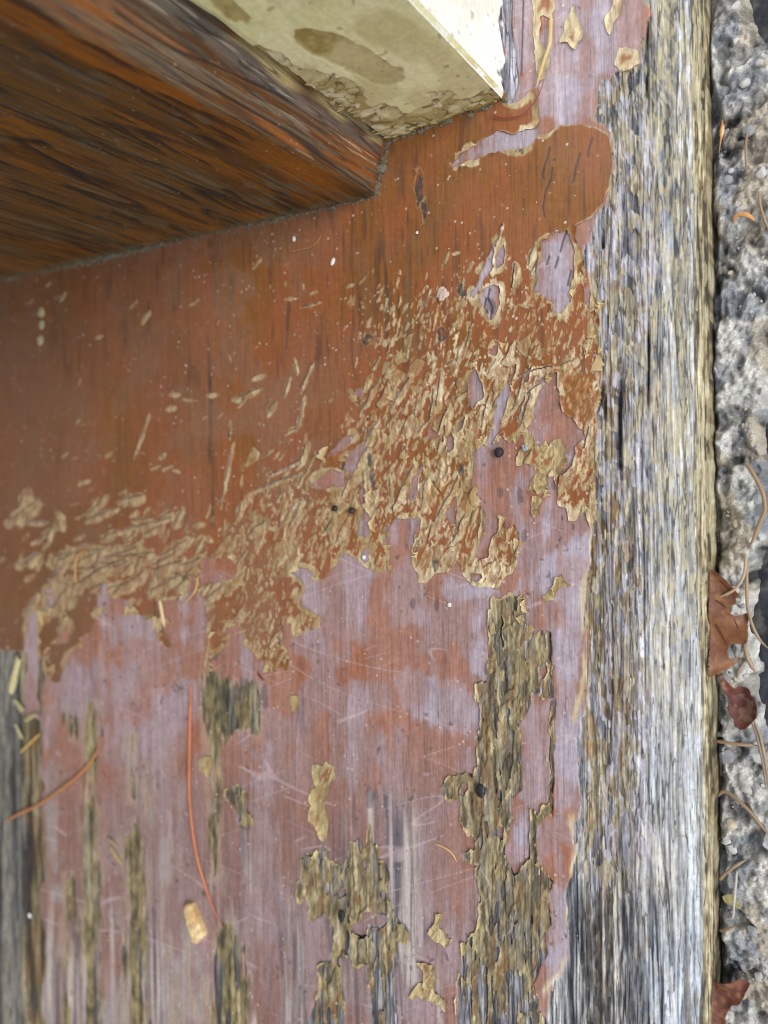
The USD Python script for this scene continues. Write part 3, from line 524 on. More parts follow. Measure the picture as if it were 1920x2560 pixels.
lo_ = smooth(Y + (nz(X, Y, 60, 60, 331) - 0.5) * 120, 800, 980)
on1 = (r1_[..., 0] < (0.30 + 0.09 * lo_) * np.clip(den, 0, 1.1) ** 1.5) & (np.abs(v1_) < 0.5 * (0.35 + r1_[..., 3]))
on2 = (r2_[..., 0] < (0.06 + 0.15 * lo_) * np.clip(den, 0, 1.2) ** 3) & (np.abs(v2_) < 0.75)
cut = smooth(nz(X, Y, 4, 9, 321, 2, -20), 0.30, 0.40)
chip1 = on1 * smooth(e1_, 0.05, 0.20) * cut; chip2 = on2 * smooth(e2_, 0.03, 0.10)
fleck2 = np.maximum(chip1, chip2)
chip_h = chip1 * (0.07 + 0.16 * r1_[..., 1] * np.clip(u1_ * (1 if True else 0) + 0.4, 0, 1)) + chip2 * (0.08 + 0.5 * r2_[..., 1] * np.clip(u2_ * np.sign(r2_[..., 2] - 0.35) + 0.45, 0, 1.1))
crackline = np.maximum(on2 * (1 - smooth(e2_, 0.0, 0.05)), 0.5 * on1 * (1 - smooth(e1_, 0.0, 0.08)))
BL = [(775, 764, 58, 14, 9), (784, 733, 26, 20, 8), (729, 747, 36, 5, 9), (768, 945, 105, 66, 10), (752, 1040, 100, 74, 14), (741, 918, 48, 100, 12), (717, 972, 62, 72, 13), (620, 988, 85, 22, 24), (648, 944, 38, 20, 12), (437, 987, 30, 0, 14), (477, 1002, 38, -8, 8), (532, 988, 34, 8, 14), (428, 1022, 30, 10, 14),
      (568, 1190, 170, 78, 15), (717, 1172, 115, 25, 12), (694, 1207, 155, 20, 16), (671, 1132, 48, 40, 12), (353, 1097, 150, 70, 12), (723, 1288, 95, 58, 22), (645, 1323, 75, 42, 34), (255, 1290, 120, 20, 26), (359, 1317, 200, 14, 22), (200, 1390, 170, 8, 60), (330, 1400, 150, 5, 70), (240, 1440, 160, 30, 50), (420, 1420, 110, 15, 50), (160, 1500, 120, 60, 60), (300, 1470, 120, 20, 40), (420, 1460, 120, 30, 30),
      (1115, 650, 62, 68, 8), (1140, 634, 30, 12, 8), (1250, 590, 80, 72, 8), (1100, 970, 120, 84, 22), (1085, 1010, 100, 82, 24), (1110, 1060, 110, 66, 26), (1040, 1020, 60, 78, 12), (930, 985, 120, 62, 18), (1005, 985, 120, 58, 18), (1180, 960, 80, 80, 10), (1060, 760, 90, 62, 8), (1075, 800, 60, 85, 6), (890, 1180, 190, 62, 34), (930, 1090, 150, 64, 24), (1010, 1220, 170, 64, 22), (1120, 1250, 170, 60, 20), (990, 1320, 90, 25, 20),
      (1170, 850, 60, 75, 12), (1150, 880, 70, 72, 14), (1130, 905, 50, 30, 16), (1230, 640, 110, 72, 12), (1290, 690, 80, 82, 26), (1330, 640, 70, 75, 22), (1345, 660, 60, 80, 16), (1340, 930, 120, 14, 22), (1420, 910, 70, 20, 30), (1320, 1030, 130, 70, 34), (1260, 1000, 110, 70, 14), (1300, 980, 120, 72, 14), (1215, 1030, 110, 76, 16), (1235, 920, 60, 60, 30)]
blist = np.zeros_like(X); dome_h = np.zeros_like(X); slitc = np.zeros_like(X)
g2 = np.random.default_rng(5)
for k in range(420):
    bx, by = g2.uniform(60, 1490), g2.uniform(620, 1480)
    d_here = den[np.clip(int((by - YS[0]) / DY), 0, H - 1), np.clip(int((bx - XS[0]) / DX), 0, W - 1)]
    if g2.random() < 0.10 + 0.9 * d_here:
        L = g2.lognormal(2.85, 0.5); BL.append((bx, by, L, g2.normal(66 if bx > 700 else 45, 22), max(4, L * g2.uniform(0.16, 0.4))))
for k in range(95):
    far_ = g2.random() > 0.78
    bx = g2.uniform(180, 560) if far_ else g2.uniform(60, 540); by = g2.uniform(1120, 1330) if far_ else g2.normal(1405, 62)
    L = g2.lognormal(3.3 if far_ else 4.05, 0.35); BL.append((bx, by, L, g2.normal(28, 24), L * g2.uniform(0.2, 0.5)))
for k in range(60):
    bx = g2.uniform(560, 1480); by = g2.uniform(980, 1440)
    L = g2.lognormal(4.0, 0.35); BL.append((bx, by, L, g2.normal(66, 14), L * g2.uniform(0.14, 0.3)))
for bx, by, L, an, wd in BL:
    bx, by = unroll(bx, by); r = L * 0.75 + 20
    j0, j1, i0, i1 = [int(q) for q in (max((by - r - YS[0]) / DY, 0), min((by + r - YS[0]) / DY + 1, H), max((bx - r - XS[0]) / DX, 0), min((bx + r - XS[0]) / DX + 1, W))]
    if j1 <= j0 or i1 <= i0: continue
    a = math.radians(an); dx, dy = X[j0:j1, i0:i1] - bx, Y[j0:j1, i0:i1] - by
    u, w_ = dx * math.cos(a) - dy * math.sin(a), dx * math.sin(a) + dy * math.cos(a)
    ns = nz(X[j0:j1, i0:i1], Y[j0:j1, i0:i1], 11, 11, int(L * 7 + bx) % 997, 2) - 0.5
    w_ = w_ + 0.12 * L * (u / L) ** 2 * math.sin(bx)
    q = 1 - (2 * u / L) ** 2 - np.abs(2 * w_ / wd) ** 1.6 + ns * 1.1
    s_ = smooth(q, 0, 0.18)
    blist[j0:j1, i0:i1] = np.maximum(blist[j0:j1, i0:i1], s_)
    dome_h[j0:j1, i0:i1] = np.maximum(dome_h[j0:j1, i0:i1], np.clip(q, 0, 1) * min(wd, 26) * 0.012)
    if L > 45:
        sl = np.exp(-((w_ + 0.18 * wd + ns * 5) / 1.7) ** 2) * smooth(1 - (2.5 * u / L) ** 2, 0, 0.2)
        slitc[j0:j1, i0:i1] = np.maximum(slitc[j0:j1, i0:i1], sl)
    if L > 75 and wd < 40:                                  # the blister has split: the coat is open along it
        F[j0:j1, i0:i1] = np.minimum(F[j0:j1, i0:i1], 30.0 - 60.0 * sl)
# knots, stains and drawn-out cracks, traced
def strokes(lines, width):
    im = Image.new('L', (W * SS, H * SS)); d = ImageDraw.Draw(im)
    for l in lines:
        a, b = unroll(*np.array(l, float).T); d.line([(float(u), float(v_)) for u, v_ in zip((a - XS[0]) / DX * SS, (b - YS[0]) / DY * SS)], fill=255, width=width)
    m = ndi.gaussian_filter(np.asarray(im, float) / 255, 0.9)
    return np.clip(ndi.zoom(m, (H / m.shape[0], W / m.shape[1]), order=1) * 1.25, 0, 1)
def spots(lst):
    out = np.zeros_like(X)
    for a, b, rx, ry in lst:
        a, b = unroll(a, b); q = ((X - a) / rx) ** 2 + ((Y - b) / ry) ** 2
        out = np.maximum(out, smooth(1.35 - q - (nz(X, Y, 6, 9, int(a), 2) - 0.5) * 1.6, 0, 0.6))
    return out
ink_coat = 0.55 * smooth(nz(X, Y, 6, 40, 121), 0.3, 0.55) * strokes([[(521, 830), (524, 930), (523, 1000), (528, 1080), (529, 1160), (535, 1250), (538, 1320)]], 3)
ink_coat = ink_coat + strokes([[(1375, 370), (1370, 395), (1358, 425)], [(1381, 420), (1379, 445), (1364, 480), (1358, 520), (1362, 545)], [(1452, 385), (1440, 420), (1432, 460)], [(1482, 345), (1474, 372), (1470, 395)], [(1362, 420), (1356, 438), (1361, 450)], [(1300, 345), (1298, 375)]], 4)
knot = spots([(1158, 725, 13, 17), (1150, 1172, 10, 16), (1086, 1412, 8, 14), (1105, 835, 12, 22), (920, 850, 14, 14), (858, 1170, 5, 30), (930, 1190, 6, 26), (924, 1150, 5, 18), (1350, 1725, 12, 8), (1335, 2515, 14, 14), (1205, 1975, 12, 16), (1092, 2300, 7, 16), (856, 2288, 8, 14), (700, 1585, 8, 30), (1385, 400, 3, 3), (1305, 375, 8, 14), (1048, 470, 12, 46), (1060, 520, 7, 30), (1280, 1550, 5, 26), (1240, 1780, 7, 60), (1262, 1700, 6, 40), (1250, 2330, 6, 30), (1226, 2310, 6, 34)])
knot_film = spots([(1226, 765, 12, 18), (1250, 1232, 8, 16), (1298, 1242, 7, 22), (1384, 1214, 6, 10), (1404, 1296, 4, 5), (1030, 1512, 8, 16), (1090, 1510, 6, 24), (605, 1720, 14, 34), (700, 1410, 8, 24), (1310, 1340, 8, 14), (925, 1995, 10, 24), (660, 1740, 9, 26)])
crk_film = strokes([[(1418, 578), (1408, 605), (1400, 632)], [(1396, 642), (1388, 672)], [(1374, 640), (1366, 664)], [(1428, 678), (1419, 716)], [(1225, 722), (1220, 745), (1232, 770), (1226, 800)], [(1215, 745), (1212, 770), (1222, 785)], [(1230, 300), (1262, 280), (1300, 262)], [(1200, 312), (1240, 296)], [(1283, -60), (1280, 60), (1286, 150)], [(1310, -60), (1308, 60), (1304, 190)]], 4)
w_soft = smooth(sSoft + (nz(X, Y, 4, 60, 127, 2) - 0.5) * 26 + (nz(X, Y, 10, 40, 128, 3) - 0.5) * 16, -4, 5)
softc = ramp(0.5 + 0.45 * (m1 - 0.5) + 0.4 * (m2 - 0.5) + 0.5 * (n_f - 0.5) + 0.3 * (n_h - 0.5), [(0.08, S(58, 55, 46)), (0.32, S(104, 96, 70)), (0.52, S(136, 123, 88)), (0.74, S(158, 146, 108)), (0.92, S(182, 172, 140))])
softc = mix(softc, ramp(v, [(0.2, (0.04, 0.042, 0.045)), (0.55, (0.14, 0.14, 0.135)), (0.85, (0.33, 0.33, 0.31))]), np.clip(smooth(nz(X, Y, 9, 120, 129, 2), 0.50, 0.62) * (0.3 + 0.7 * smooth(Y, 2280, 2420)) + 0.7 * np.exp(-((X - 590) / 40) ** 2) * smooth(Y, 1700, 1720) * (1 - smooth(Y, 1800, 1840)) * smooth(n_m, 0.4, 0.6), 0, 1))
halo = smooth(sSoft, -26, -4) * (1 - w_soft)
base = mix(base, S(176, 160, 140), halo * 0.5 * smooth(nz(X, Y, 8, 50, 130, 2), 0.45, 0.6) * (1 - w_raw))
base = mix(base, softc, w_soft * (1 - w_raw)); zb = zb + w_soft * (1 - w_raw) * (0.7 * z_raw - 0.05)
rough = rough + w_soft * 0.4 * (1 - w_any); gr = gr + w_soft * 0.55 * (1 - w_any)
film_ink = np.clip(0.5 * knot_film + 0.9 * crk_film, 0, 1)
base = mix(base, [0.07, 0.07, 0.09], film_ink * (1 - w_raw)); zb = zb - 0.12 * film_ink
dist = np.maximum(F, 0)
rim_w = 16 * smooth(nz(X, Y, 24, 32, 84, 3), 0.36, 0.66) * (1 - smooth_edge * 0.75) - 1.0 + 2 * smooth_edge
rim = smooth(rim_w - dist, -1.5, 2.5)
isl = smooth(-sMain, 4, 20)                                  # scraps away from the main coat are mostly tan all over
tan_all = isl * (1 - 0.9 * smooth(dist + (nz(X, Y, 18, 40, 85, 2) - 0.5) * 30, 12, 24))
show = smooth(nz(X, Y, 4.5, 11, 106, 3, -16), 0.42, 0.60)                 # the varnish's own colour shows through the lifted patches
T = np.clip(np.maximum.reduce([rim * (1 - 0.3 * show), fleck * 0.9, chip1 * (1 - 0.45 * show) * (0.62 + 0.38 * (1 - smooth(e1_, 0.2, 0.5))), chip2 * (1 - 0.5 * show) * (0.45 + 0.3 * r2_[..., 3] + 0.4 * (1 - smooth(e2_, 0.08, 0.24))), blist * (1 - 0.55 * show), tan_all * (1 - 0.3 * show)]), 0, 1)
vg = nz(X, Y, 5.0, 520, 86); vg2 = nz(X, Y, 2.6, 150, 87); vb = nz(X, Y, 60, 160, 88, 3)
var = mix(S(147, 92, 58), S(138, 91, 52), smooth(vb, 0.42, 0.62))
var = mix(var, S(148, 100, 76), smooth(nz(X, Y, 120, 200, 89, 2), 0.45, 0.65) * (1 - smooth(X, 700, 1000)) * 0.6)
vgr = smooth(0.5 - abs(vg - 0.5) * 10, 0.05, 0.5) * smooth(nz(X, Y, 50, 200, 90), 0.4, 0.6)
var = var * (1 - 0.22 * vgr[..., None]) * (1 + 0.16 * (vg2 - 0.5)[..., None])
# blackened grain showing through near the corner and down the middle
stain = smooth(nz(X, Y, 8, 110, 93, 2), 0.47, 0.62) * np.clip(np.exp(-((X - 1040) / 34) ** 2) * smooth(Y, 380, 430) * (1 - smooth(Y, 530, 600)) + 0.85 * np.exp(-((X - 985 - 20 * smooth(Y, 700, 900)) / 55) ** 2) * smooth(Y, 560, 640) * (1 - smooth(Y, 860, 980))
        + 0.8 * np.exp(-((X - 932) / 30) ** 2) * smooth(Y, 930, 980) * (1 - smooth(Y, 1260, 1340)) + 0.8 * np.exp(-((X - 528) / 5) ** 2) * smooth(Y, 860, 960) * (1 - smooth(Y, 1290, 1330)) * 1.4, 0, 1)
stain = np.maximum(stain, 0.45 * smooth(nz(X, Y, 6, 60, 94), 0.70, 0.8) * (1 - smooth(Y, 900, 1000)))
var = mix(var, [0.045, 0.04, 0.04], stain * 0.85)
olv = np.clip(np.exp(-((X - 990) / 60) ** 2) * smooth(Y, 520, 620) * (1 - smooth(Y, 900, 1000)), 0, 1) * smooth(nz(X, Y, 14, 140, 95), 0.42, 0.6)
var = mix(var, [0.22, 0.15, 0.06], olv * 0.6)
dust = smooth(nz(X, Y, 50, 70, 96, 4), 0.46, 0.66) * (1 - 0.7 * smooth(X, 600, 1000))
var = mix(var, S(140, 112, 92), dust * 0.4)
var = mix(var, S(108, 78, 56), (1 - smooth(X + (nz(X, Y, 90, 140, 131, 3) - 0.5) * 300, 0, 620)) * 0.65)  # varnish browner towards the left: the weaker light there put into its colour
var = var * (1 + 0.12 * (nz(X, Y, 7, 9, 107, 3) - 0.5)[..., None])
tanc = mix(S(190, 172, 134), S(172, 150, 108), smooth(nz(X, Y, 16, 22, 97, 2), 0.4, 0.65))
tanc = mix(tanc, S(220, 206, 172), smooth(nz(X, Y, 30, 40, 98, 2), 0.52, 0.68) * smooth(X, 800, 1200) * 0.75)
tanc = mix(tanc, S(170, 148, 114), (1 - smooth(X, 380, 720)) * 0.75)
tanc = mix(tanc, mix(S(202, 188, 152), S(178, 162, 116), smooth(Y, 500, 900)), isl * 0.65)
tanc = tanc * (0.86 + 0.28 * np.where(on2, r2_[..., 2], r1_[..., 2]))[..., None]
tanc = tanc * (1 + 0.25 * (nz(X, Y, 5, 9, 99) - 0.5)[..., None])
edge_lite = np.exp(-(dist / 2.2) ** 2)
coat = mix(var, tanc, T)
coat = mix(coat, tanc * 1.12, edge_lite * (1 - 0.8 * smooth_edge) * 0.65 * smooth(nz(X, Y, 22, 26, 124, 2), 0.40, 0.62))
coat = mix(coat, [0.05, 0.035, 0.025], np.clip(slitc * blist * 0.9 + 0.45 * crackline, 0, 1))
# crust on the weathered strips: olive, brown and black streaks over rough wood
cr = ramp(0.5 + 0.5 * (m1 - 0.5) + 0.5 * (m2 - 0.5) + 0.35 * (n_f - 0.5) + 0.35 * (n_h - 0.5), [(0.05, S(84, 76, 58)), (0.30, S(118, 108, 82)), (0.52, S(146, 134, 102)), (0.7, S(170, 158, 122)), (0.92, S(196, 184, 148))])
cr = mix(cr, S(126, 92, 56), smooth(nz(X, Y, 11, 40, 101, 3), 0.53, 0.66) * 0.7)
cr = mix(cr, S(132, 134, 138), smooth(nz(X, Y, 6, 60, 122, 2), 0.60, 0.72) * 0.45)
cr = mix(cr, S(84, 78, 66), smooth(nz(X, Y, 7, 70, 102, 2), 0.60, 0.70) * 0.7)
cr = mix(cr, [0.035, 0.034, 0.034], np.clip(crack * smooth(nz(X, Y, 30, 120, 103), 0.46, 0.62), 0, 1) * 0.6)
cr = mix(cr, tanc * 0.9, np.clip(rim * 0.55 * smooth(nz(X, Y, 16, 30, 123, 2), 0.42, 0.6), 0, 1))
coat = mix(coat, cr, crust_w)
coat = mix(coat, S(206, 184, 136), np.exp(-((knot - 0.35) / 0.22) ** 2) * (knot > 0.02) * 0.6)
coat = mix(coat, [0.055, 0.058, 0.066], np.clip(knot * 0.85 * smooth(m2, 0.2, 0.6) + ink_coat * 0.8, 0, 1))
rgt = smooth(X, 1395, 1420) * smooth(Y, 930, 960) * (1 - smooth(Y, 1040, 1075)) * (1 - rim)
coat = mix(coat, mix(S(140, 92, 48), S(166, 120, 74), smooth(fl, 0.4, 0.6)), rgt * 0.8)
curl = np.exp(-dist / 5.0) * (0.10 + 0.42 * smooth(nz(X, Y, 34, 42, 104, 2), 0.40, 0.72)) * (1 - 0.8 * smooth_edge) * (1 - 0.55 * crust_w)
zc = 0.10 + np.maximum(zb * 0.35, -0.05) * (1 - crust_w) + crust_w * (np.maximum(z_raw * 0.5, -0.4) + 0.02) + curl + dome_h * (1 - crust_w) + 0.08 * fleck + chip_h * (1 - 0.6 * blist) - 0.12 * slitc * blist + 0.05 * (nz(X, Y, 12, 16, 105, 2) - 0.5) * den
zc = zc - 0.15 * knot - 0.1 * ink_coat
zc = np.maximum(zc, zb + 0.05)
c_rough = (0.33 - 0.10 * smooth(X, 1330, 1400) * (1 - smooth(Y, 560, 580))) * (1 - T) + 0.58 * T + 0.20 * crust_w
c_gr = 0.42 + 0.14 * crust_w
dustmap = 0.35 + 0.65 * (1 - w_any)
zb = np.where(F > 10, np.minimum(zb, zc - 0.06), zb)


def board_points(zmm):
    """World points of the grid, moved along the profile's normal by zmm (millimetres)."""
    px_, pz_ = wx[None, :], wz[None, :]
    tx, tz = np.gradient(wx), np.gradient(wz); l = np.hypot(tx, tz); nx_, nz_ = -tz / l, tx / l
    dep = (px_ - CAM[0]) * FW[0] + (pz_ - CAM[2]) * FW[2]
    y = (CY - Y) * dep / FPX
    return np.stack([px_ + nx_ * zmm * 1e-3, y, pz_ + nz_ * zmm * 1e-3], -1)


board_mat = vmat('weathered_board', specks=0.75)
coat_mat = vmat('old_varnish', specks=0.8, fine=(3200.0, 300.0, 3200.0), amp=0.18, bump=0.12)
sill = thing('wooden_sill', 'weathered wooden door sill with peeling brown varnish and a rough grey outer edge', 'door sill')
P = board_points(zb)
prm = np.stack([rough, gr, dustmap], -1)
# the board goes on beyond the picture at both ends, at the back and down its front
def extend(A, is_pos):
    def rows(A):
        if is_pos:
            t, b = A[:1].copy(), A[-1:].copy()
            up, dn = [], []
            for k in (0.25, 0.6, 1.2, 2.2):
                q = t.copy(); q[..., 1] += k * 0.25; up.insert(0, q); q = b.copy(); q[..., 1] -= k * 0.25; dn.append(q)
            return np.concatenate(up + [A] + dn, 0)
        return np.concatenate([A[:1]] * 4 + [A] + [A[-1:]] * 4, 0)
    A = rows(A)
    l, r = A[:, :1].copy(), A[:, -1:].copy()
    L, R = [], []
    for k in (1, 2):
        q = l.copy()
        if is_pos: q[..., 0] -= 0.02 * k; q[..., 2] = -0.0002
        L.insert(0, q)
        q = r.copy()
        if is_pos: q[..., 2] -= 0.012 * k; q[..., 0] = X_E
        R.append(q)
    return np.concatenate(L + [A] + R, 1)
Pe, Ce, Re = extend(P, True), extend(base, False), extend(prm, False)
put('board', Pe.reshape(-1, 3), grid_faces(*Pe.shape[:2]), board_mat, sill, Ce.reshape(-1, 3), Re.reshape(-1, 3))

Pc = board_points(zc)
A = np.concatenate([Pc.reshape(-1, 3), coat.reshape(-1, 3), np.stack([c_rough, c_gr, 0.3 + 0.7 * (1 - T)], -1).reshape(-1, 3)], 1)
A, TT, _ = clip(A, grid_faces(H, W), F.ravel())
nc, lab = connected_components(coo_matrix((np.ones(len(TT) * 2), (np.r_[TT[:, 0], TT[:, 1]], np.r_[TT[:, 1], TT[:, 2]])), shape=(len(A), len(A))), directed=False)
size = np.bincount(lab[TT[:, 0]], minlength=nc)
order = np.argsort(-size)
def sub(mask):
    t = TT[mask]; u = np.unique(t); re = np.zeros(len(A), int); re[u] = np.arange(len(u))
    return A[u], re[t]
big = order[0]
own = [k for k in order[1:141] if size[k] >= 24]
rest = np.ones(len(TT), bool)
a, t = sub(lab[TT[:, 0]] == big); rest &= lab[TT[:, 0]] != big
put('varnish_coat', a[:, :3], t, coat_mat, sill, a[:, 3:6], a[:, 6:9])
for k in own:
    m = lab[TT[:, 0]] == k; rest &= ~m
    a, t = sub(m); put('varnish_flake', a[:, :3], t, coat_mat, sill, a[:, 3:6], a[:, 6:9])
# lifted flakes: each a thin curled plate standing off the coat, most along its broken edges
g7 = np.random.default_rng(77)
def surf(px_, py_):
    a, b = unroll(px_, py_); j, i = np.clip(((b - YS[0]) / DY).astype(int), 0, H - 1), np.clip(((a - XS[0]) / DX).astype(int), 0, W - 1)
    return np.where(F[j, i] > 0, zc[j, i], zb[j, i]), F[j, i], den[j, i]
made = 0
for _ in range(40000):
    if made >= 150: break
    a, b = g7.uniform(90, 1500), g7.uniform(560, 1690)
    _, fv, dv = surf(np.array([a]), np.array([b])); fv, dv = fv[0], dv[0]
    if not (0.5 < fv < 11) or (b < 1300 and dv < 0.3) or (a < 1330 and b < 600): continue
    if g7.random() < 0.35 and fv > 6: continue
    L = g7.lognormal(3.25, 0.4) * 0.5; wd = L * g7.uniform(0.22, 0.5)
    an = math.radians(g7.normal(68, 16) if a > 640 else g7.normal(35, 28))
    ss, tt = np.meshgrid(np.linspace(-1, 1, 9), np.linspace(0, 1, 5))
    prof_ = (1 - np.abs(ss) ** g7.uniform(1.4, 2.6)) * (1 + 0.35 * g7.normal(size=9)[None, :] * (np.abs(ss) < 0.9))
    side_ = 1 if g7.random() < 0.7 else -1
    u_ = ss * L + tt * g7.normal(0, 2); w_ = side_ * (tt * np.clip(prof_, 0.05, 1.6) * 2 * wd - wd * 0.6) + 0.12 * L * ss ** 2
    fx, fy = a + u_ * math.cos(an) + w_ * math.sin(an), b - u_ * math.sin(an) + w_ * math.cos(an)
    z0, _, _ = surf(fx, fy); z0 = ndi.uniform_filter(z0, 3)
    lift = g7.uniform(0.15, 0.75) * min(1, L / 22)
    zz_ = (z0[:1] * (1 - tt) + np.maximum(z0, z0[:1] * 0.6) * tt + 0.06 + lift * tt ** 1.6 + 0.08 * g7.normal(size=tt.shape) * tt) * 1e-3
    P3 = on_z(fx.ravel(), fy.ravel(), zz_.ravel())
    c0 = mix(S(206, 184, 138), S(178, 150, 100), g7.random()); c0 = mix(c0, S(228, 210, 168), smooth(tt, 0.5, 1.0) * g7.uniform(0.2, 0.9))
    c0 = mix(c0, S(152, 96, 54), (1 - smooth(tt, 0.1, 0.6)) * g7.uniform(0, 0.7)) * (0.82 if a < 600 else 1.0)
    fc_ = grid_faces(5, 9, flip=side_ < 0)
    put('varnish_flake', P3, fc_, coat_mat, sill, c0.reshape(-1, 3), [0.6, 0.5, 0.3]); made += 1
keep = rest & (size[lab[TT[:, 0]]] >= 3)
if keep.any():
    a, t = sub(keep); put('varnish_crumbs', a[:, :3], t, coat_mat, sill, a[:, 3:6], a[:, 6:9], kind='stuff')

#@@JAMB@@
# ---------------------------------------------------------------- door frame: planes standing on the board
dwn = FW * FPX + RT * (2131 - CX) + UP * (CY - 1176.5)
VUP = -dwn / np.linalg.norm(dwn)                              # the frame's upright direction
paint_mat = vmat('frame_paint', hair_amp=0.0, specks=0.0, fine=(700.0, 700.0, 700.0), amp=0.08, bump=0.15)
jamb_mat = vmat('oiled_wood', hair_amp=0.85, hair=(820.0, 820.0, 42.0), specks=0.4, fine=(2400.0, 2400.0, 110.0), amp=0.45, bump=0.3)


class Face:
    """A flat face with its own grid: u runs from o towards e, v up the frame (both in millimetres)."""
    def __init__(s, o, e, width, height, du, dv):
        s.o, s.eu, s.ev = np.asarray(o), (np.asarray(e) - o) / np.linalg.norm(np.asarray(e) - o), VUP
        s.n = np.cross(s.eu, s.ev); s.n /= np.linalg.norm(s.n)
        if s.n @ (CAM - s.o) < 0: s.n = -s.n; s.flip = True
        else: s.flip = False
        s.u = np.arange(0, width + du / 2, du); s.v = np.arange(0, height + dv / 2, dv)
        s.U, s.V = np.meshgrid(s.u, s.v)

    def uv(s, pts):
        a, b = unroll(*np.array(pts, float).T)
        d = FW * FPX + (a[:, None] - CX) * RT + (CY - b[:, None]) * UP
        t = ((s.o - CAM) @ s.n) / (d @ s.n)
        q = CAM + d * t[:, None] - s.o
        g = np.array([[s.eu @ s.eu, s.eu @ s.ev], [s.eu @ s.ev, s.ev @ s.ev]])
        return np.linalg.solve(g, np.stack([q @ s.eu, q @ s.ev])).T * 1000

    def sdf(s, polys, warp=0.0, size=2.0, seed=1):
        k = 4; du, dv = s.u[1] - s.u[0], s.v[1] - s.v[0]
        pad = 40
        im = Image.new('L', ((len(s.u) + 2 * pad), (len(s.v) + 2 * pad))); d = ImageDraw.Draw(im)
        for p in polys: d.polygon([((x / du + pad), (y / dv + pad)) for x, y in s.uv(p)], fill=255)
        m = np.asarray(im) > 127
        q = ndi.distance_transform_edt(m, sampling=(dv, du)) - ndi.distance_transform_edt(~m, sampling=(dv, du))
        q = ndi.gaussian_filter(q, 0.8)
        jj, ii = np.meshgrid(np.arange(len(s.v)) + pad, np.arange(len(s.u)) + pad, indexing='ij')
        if warp:
            jj = jj + (nz(s.U, s.V, size, size, seed, 2) - 0.5) * 2 * warp / dv; ii = ii + (nz(s.U, s.V, size, size, seed + 1, 2) - 0.5) * 2 * warp / du
        return ndi.map_coordinates(q, [jj, ii], order=1, mode='nearest')

    def build(s, name, mat, parent, h, col, prm, tall=2.0, taper=None):
        """h: relief in millimetres; the face continues to the frame's full height in one more row."""
        P = s.o + s.U[..., None] * 1e-3 * s.eu + s.V[..., None] * 1e-3 * s.ev + h[..., None] * 1e-3 * s.n
        top = P[-1:] + (tall - s.v[-1] * 1e-3) * s.ev
        P = np.concatenate([P, top]); col = np.concatenate([col, col[-1:]]); prm = np.concatenate([prm, prm[-1:]])
        return put(name, P.reshape(-1, 3), grid_faces(*P.shape[:2], flip=s.flip), mat, parent, col.reshape(-1, 3), prm.reshape(-1, 3))


def pr(shape, r, g, d):
    return np.stack([np.broadcast_to(r, shape), np.broadcast_to(g, shape), np.broadcast_to(d, shape)], -1)


K0, L0 = on_z(940, 490), on_z(0, 700)
M0 = on_z(958, 345)
N1, N2, N3 = on_z(970, 353), on_z(1268, 247), on_z(1256, 0)
jamb = thing('door_jamb', 'dark orange brown wooden door jamb with deep blackened grain and a lighter worn edge', 'door jamb')
f = Face(K0, K0 + (L0 - K0), 230, 150, 0.32, 0.6)
U, V = f.U, f.V
st = nz(U, V, 1.5, 24, 201, 3); st2 = nz(U, V, 0.95, 12, 202, 2); bl = nz(U, V, 14, 50, 203, 3)
c = mix(S(116, 74, 20), S(78, 50, 15), smooth(st, 0.36, 0.66)); c = mix(c, S(134, 80, 20), smooth(bl, 0.52, 0.7) * (0.4 + 0.6 * (1 - smooth(U, 30, 110))))
c = mix(c, S(82, 64, 34), smooth(nz(U, V, 9, 40, 204, 2), 0.5, 0.7) * 0.6)
c = mix(c, S(98, 92, 72), smooth(nz(U, V, 0.8, 7, 213, 2), 0.60, 0.72) * smooth(nz(U, V, 7, 14, 205, 2), 0.46, 0.58) * 0.6)
gv = smooth(0.5 - abs(nz(U + (nz(U, V, 8, 24, 206) - 0.5) * 4, V, 1.5, 30, 207) - 0.5) * 8, 0.0, 0.5) * smooth(nz(U, V, 3, 11, 208), 0.46, 0.60) * smooth(U, 6, 22)
gv2 = smooth(0.5 - abs(nz(U, V, 3.7, 40, 209) - 0.5) * 9, 0.0, 0.5) * smooth(nz(U, V, 6, 17, 210), 0.44, 0.58) * smooth(U, 10, 25)
gv3 = smooth(nz(U, V, 0.75, 9, 214, 2), 0.66, 0.76) * smooth(nz(U, V, 8, 16, 215, 2), 0.40, 0.56) * 0.8
gv = np.maximum(np.maximum(gv, gv2), gv3)
c = mix(c, [0.014, 0.011, 0.009], gv * 0.92)
c = mix(c, S(96, 88, 60), (1 - smooth(V + (nz(U, V, 3, 3, 211, 2) - 0.5) * 3, 1.0, 3.5)) * 0.8)
edge = 1 - smooth(U + (nz(U, V, 3, 16, 212) - 0.5) * 1.2, 0.3, 1.6)
c = mix(c, S(150, 130, 96), edge * 0.55)
f.build('jamb_face', jamb_mat, jamb, 0.35 * (st - 0.5) + 0.2 * (st2 - 0.5) - 0.55 * gv - 0.4 * edge, c, pr(U.shape, 0.42 + 0.3 * gv, 0.7, 0.6))
f = Face(K0, M0, np.linalg.norm(M0 - K0) * 1000 + 3, 150, 0.12, 0.5)
U, V = f.U, f.V
st = nz(U, V, 1.5, 19, 221, 3); st2 = nz(U, V, 0.55, 10, 222, 3); bl = nz(U, V, 3.4, 26, 223, 2)
c = mix(S(132, 80, 36), S(92, 58, 28), smooth(st, 0.4, 0.6))
c = mix(c, S(108, 98, 80), smooth(st2 * 0.8 + st * 0.2, 0.53, 0.64) * 0.6)
c = mix(c, S(108, 100, 94), smooth(bl, 0.46, 0.62) * smooth(U, 4, 9) * 0.8)
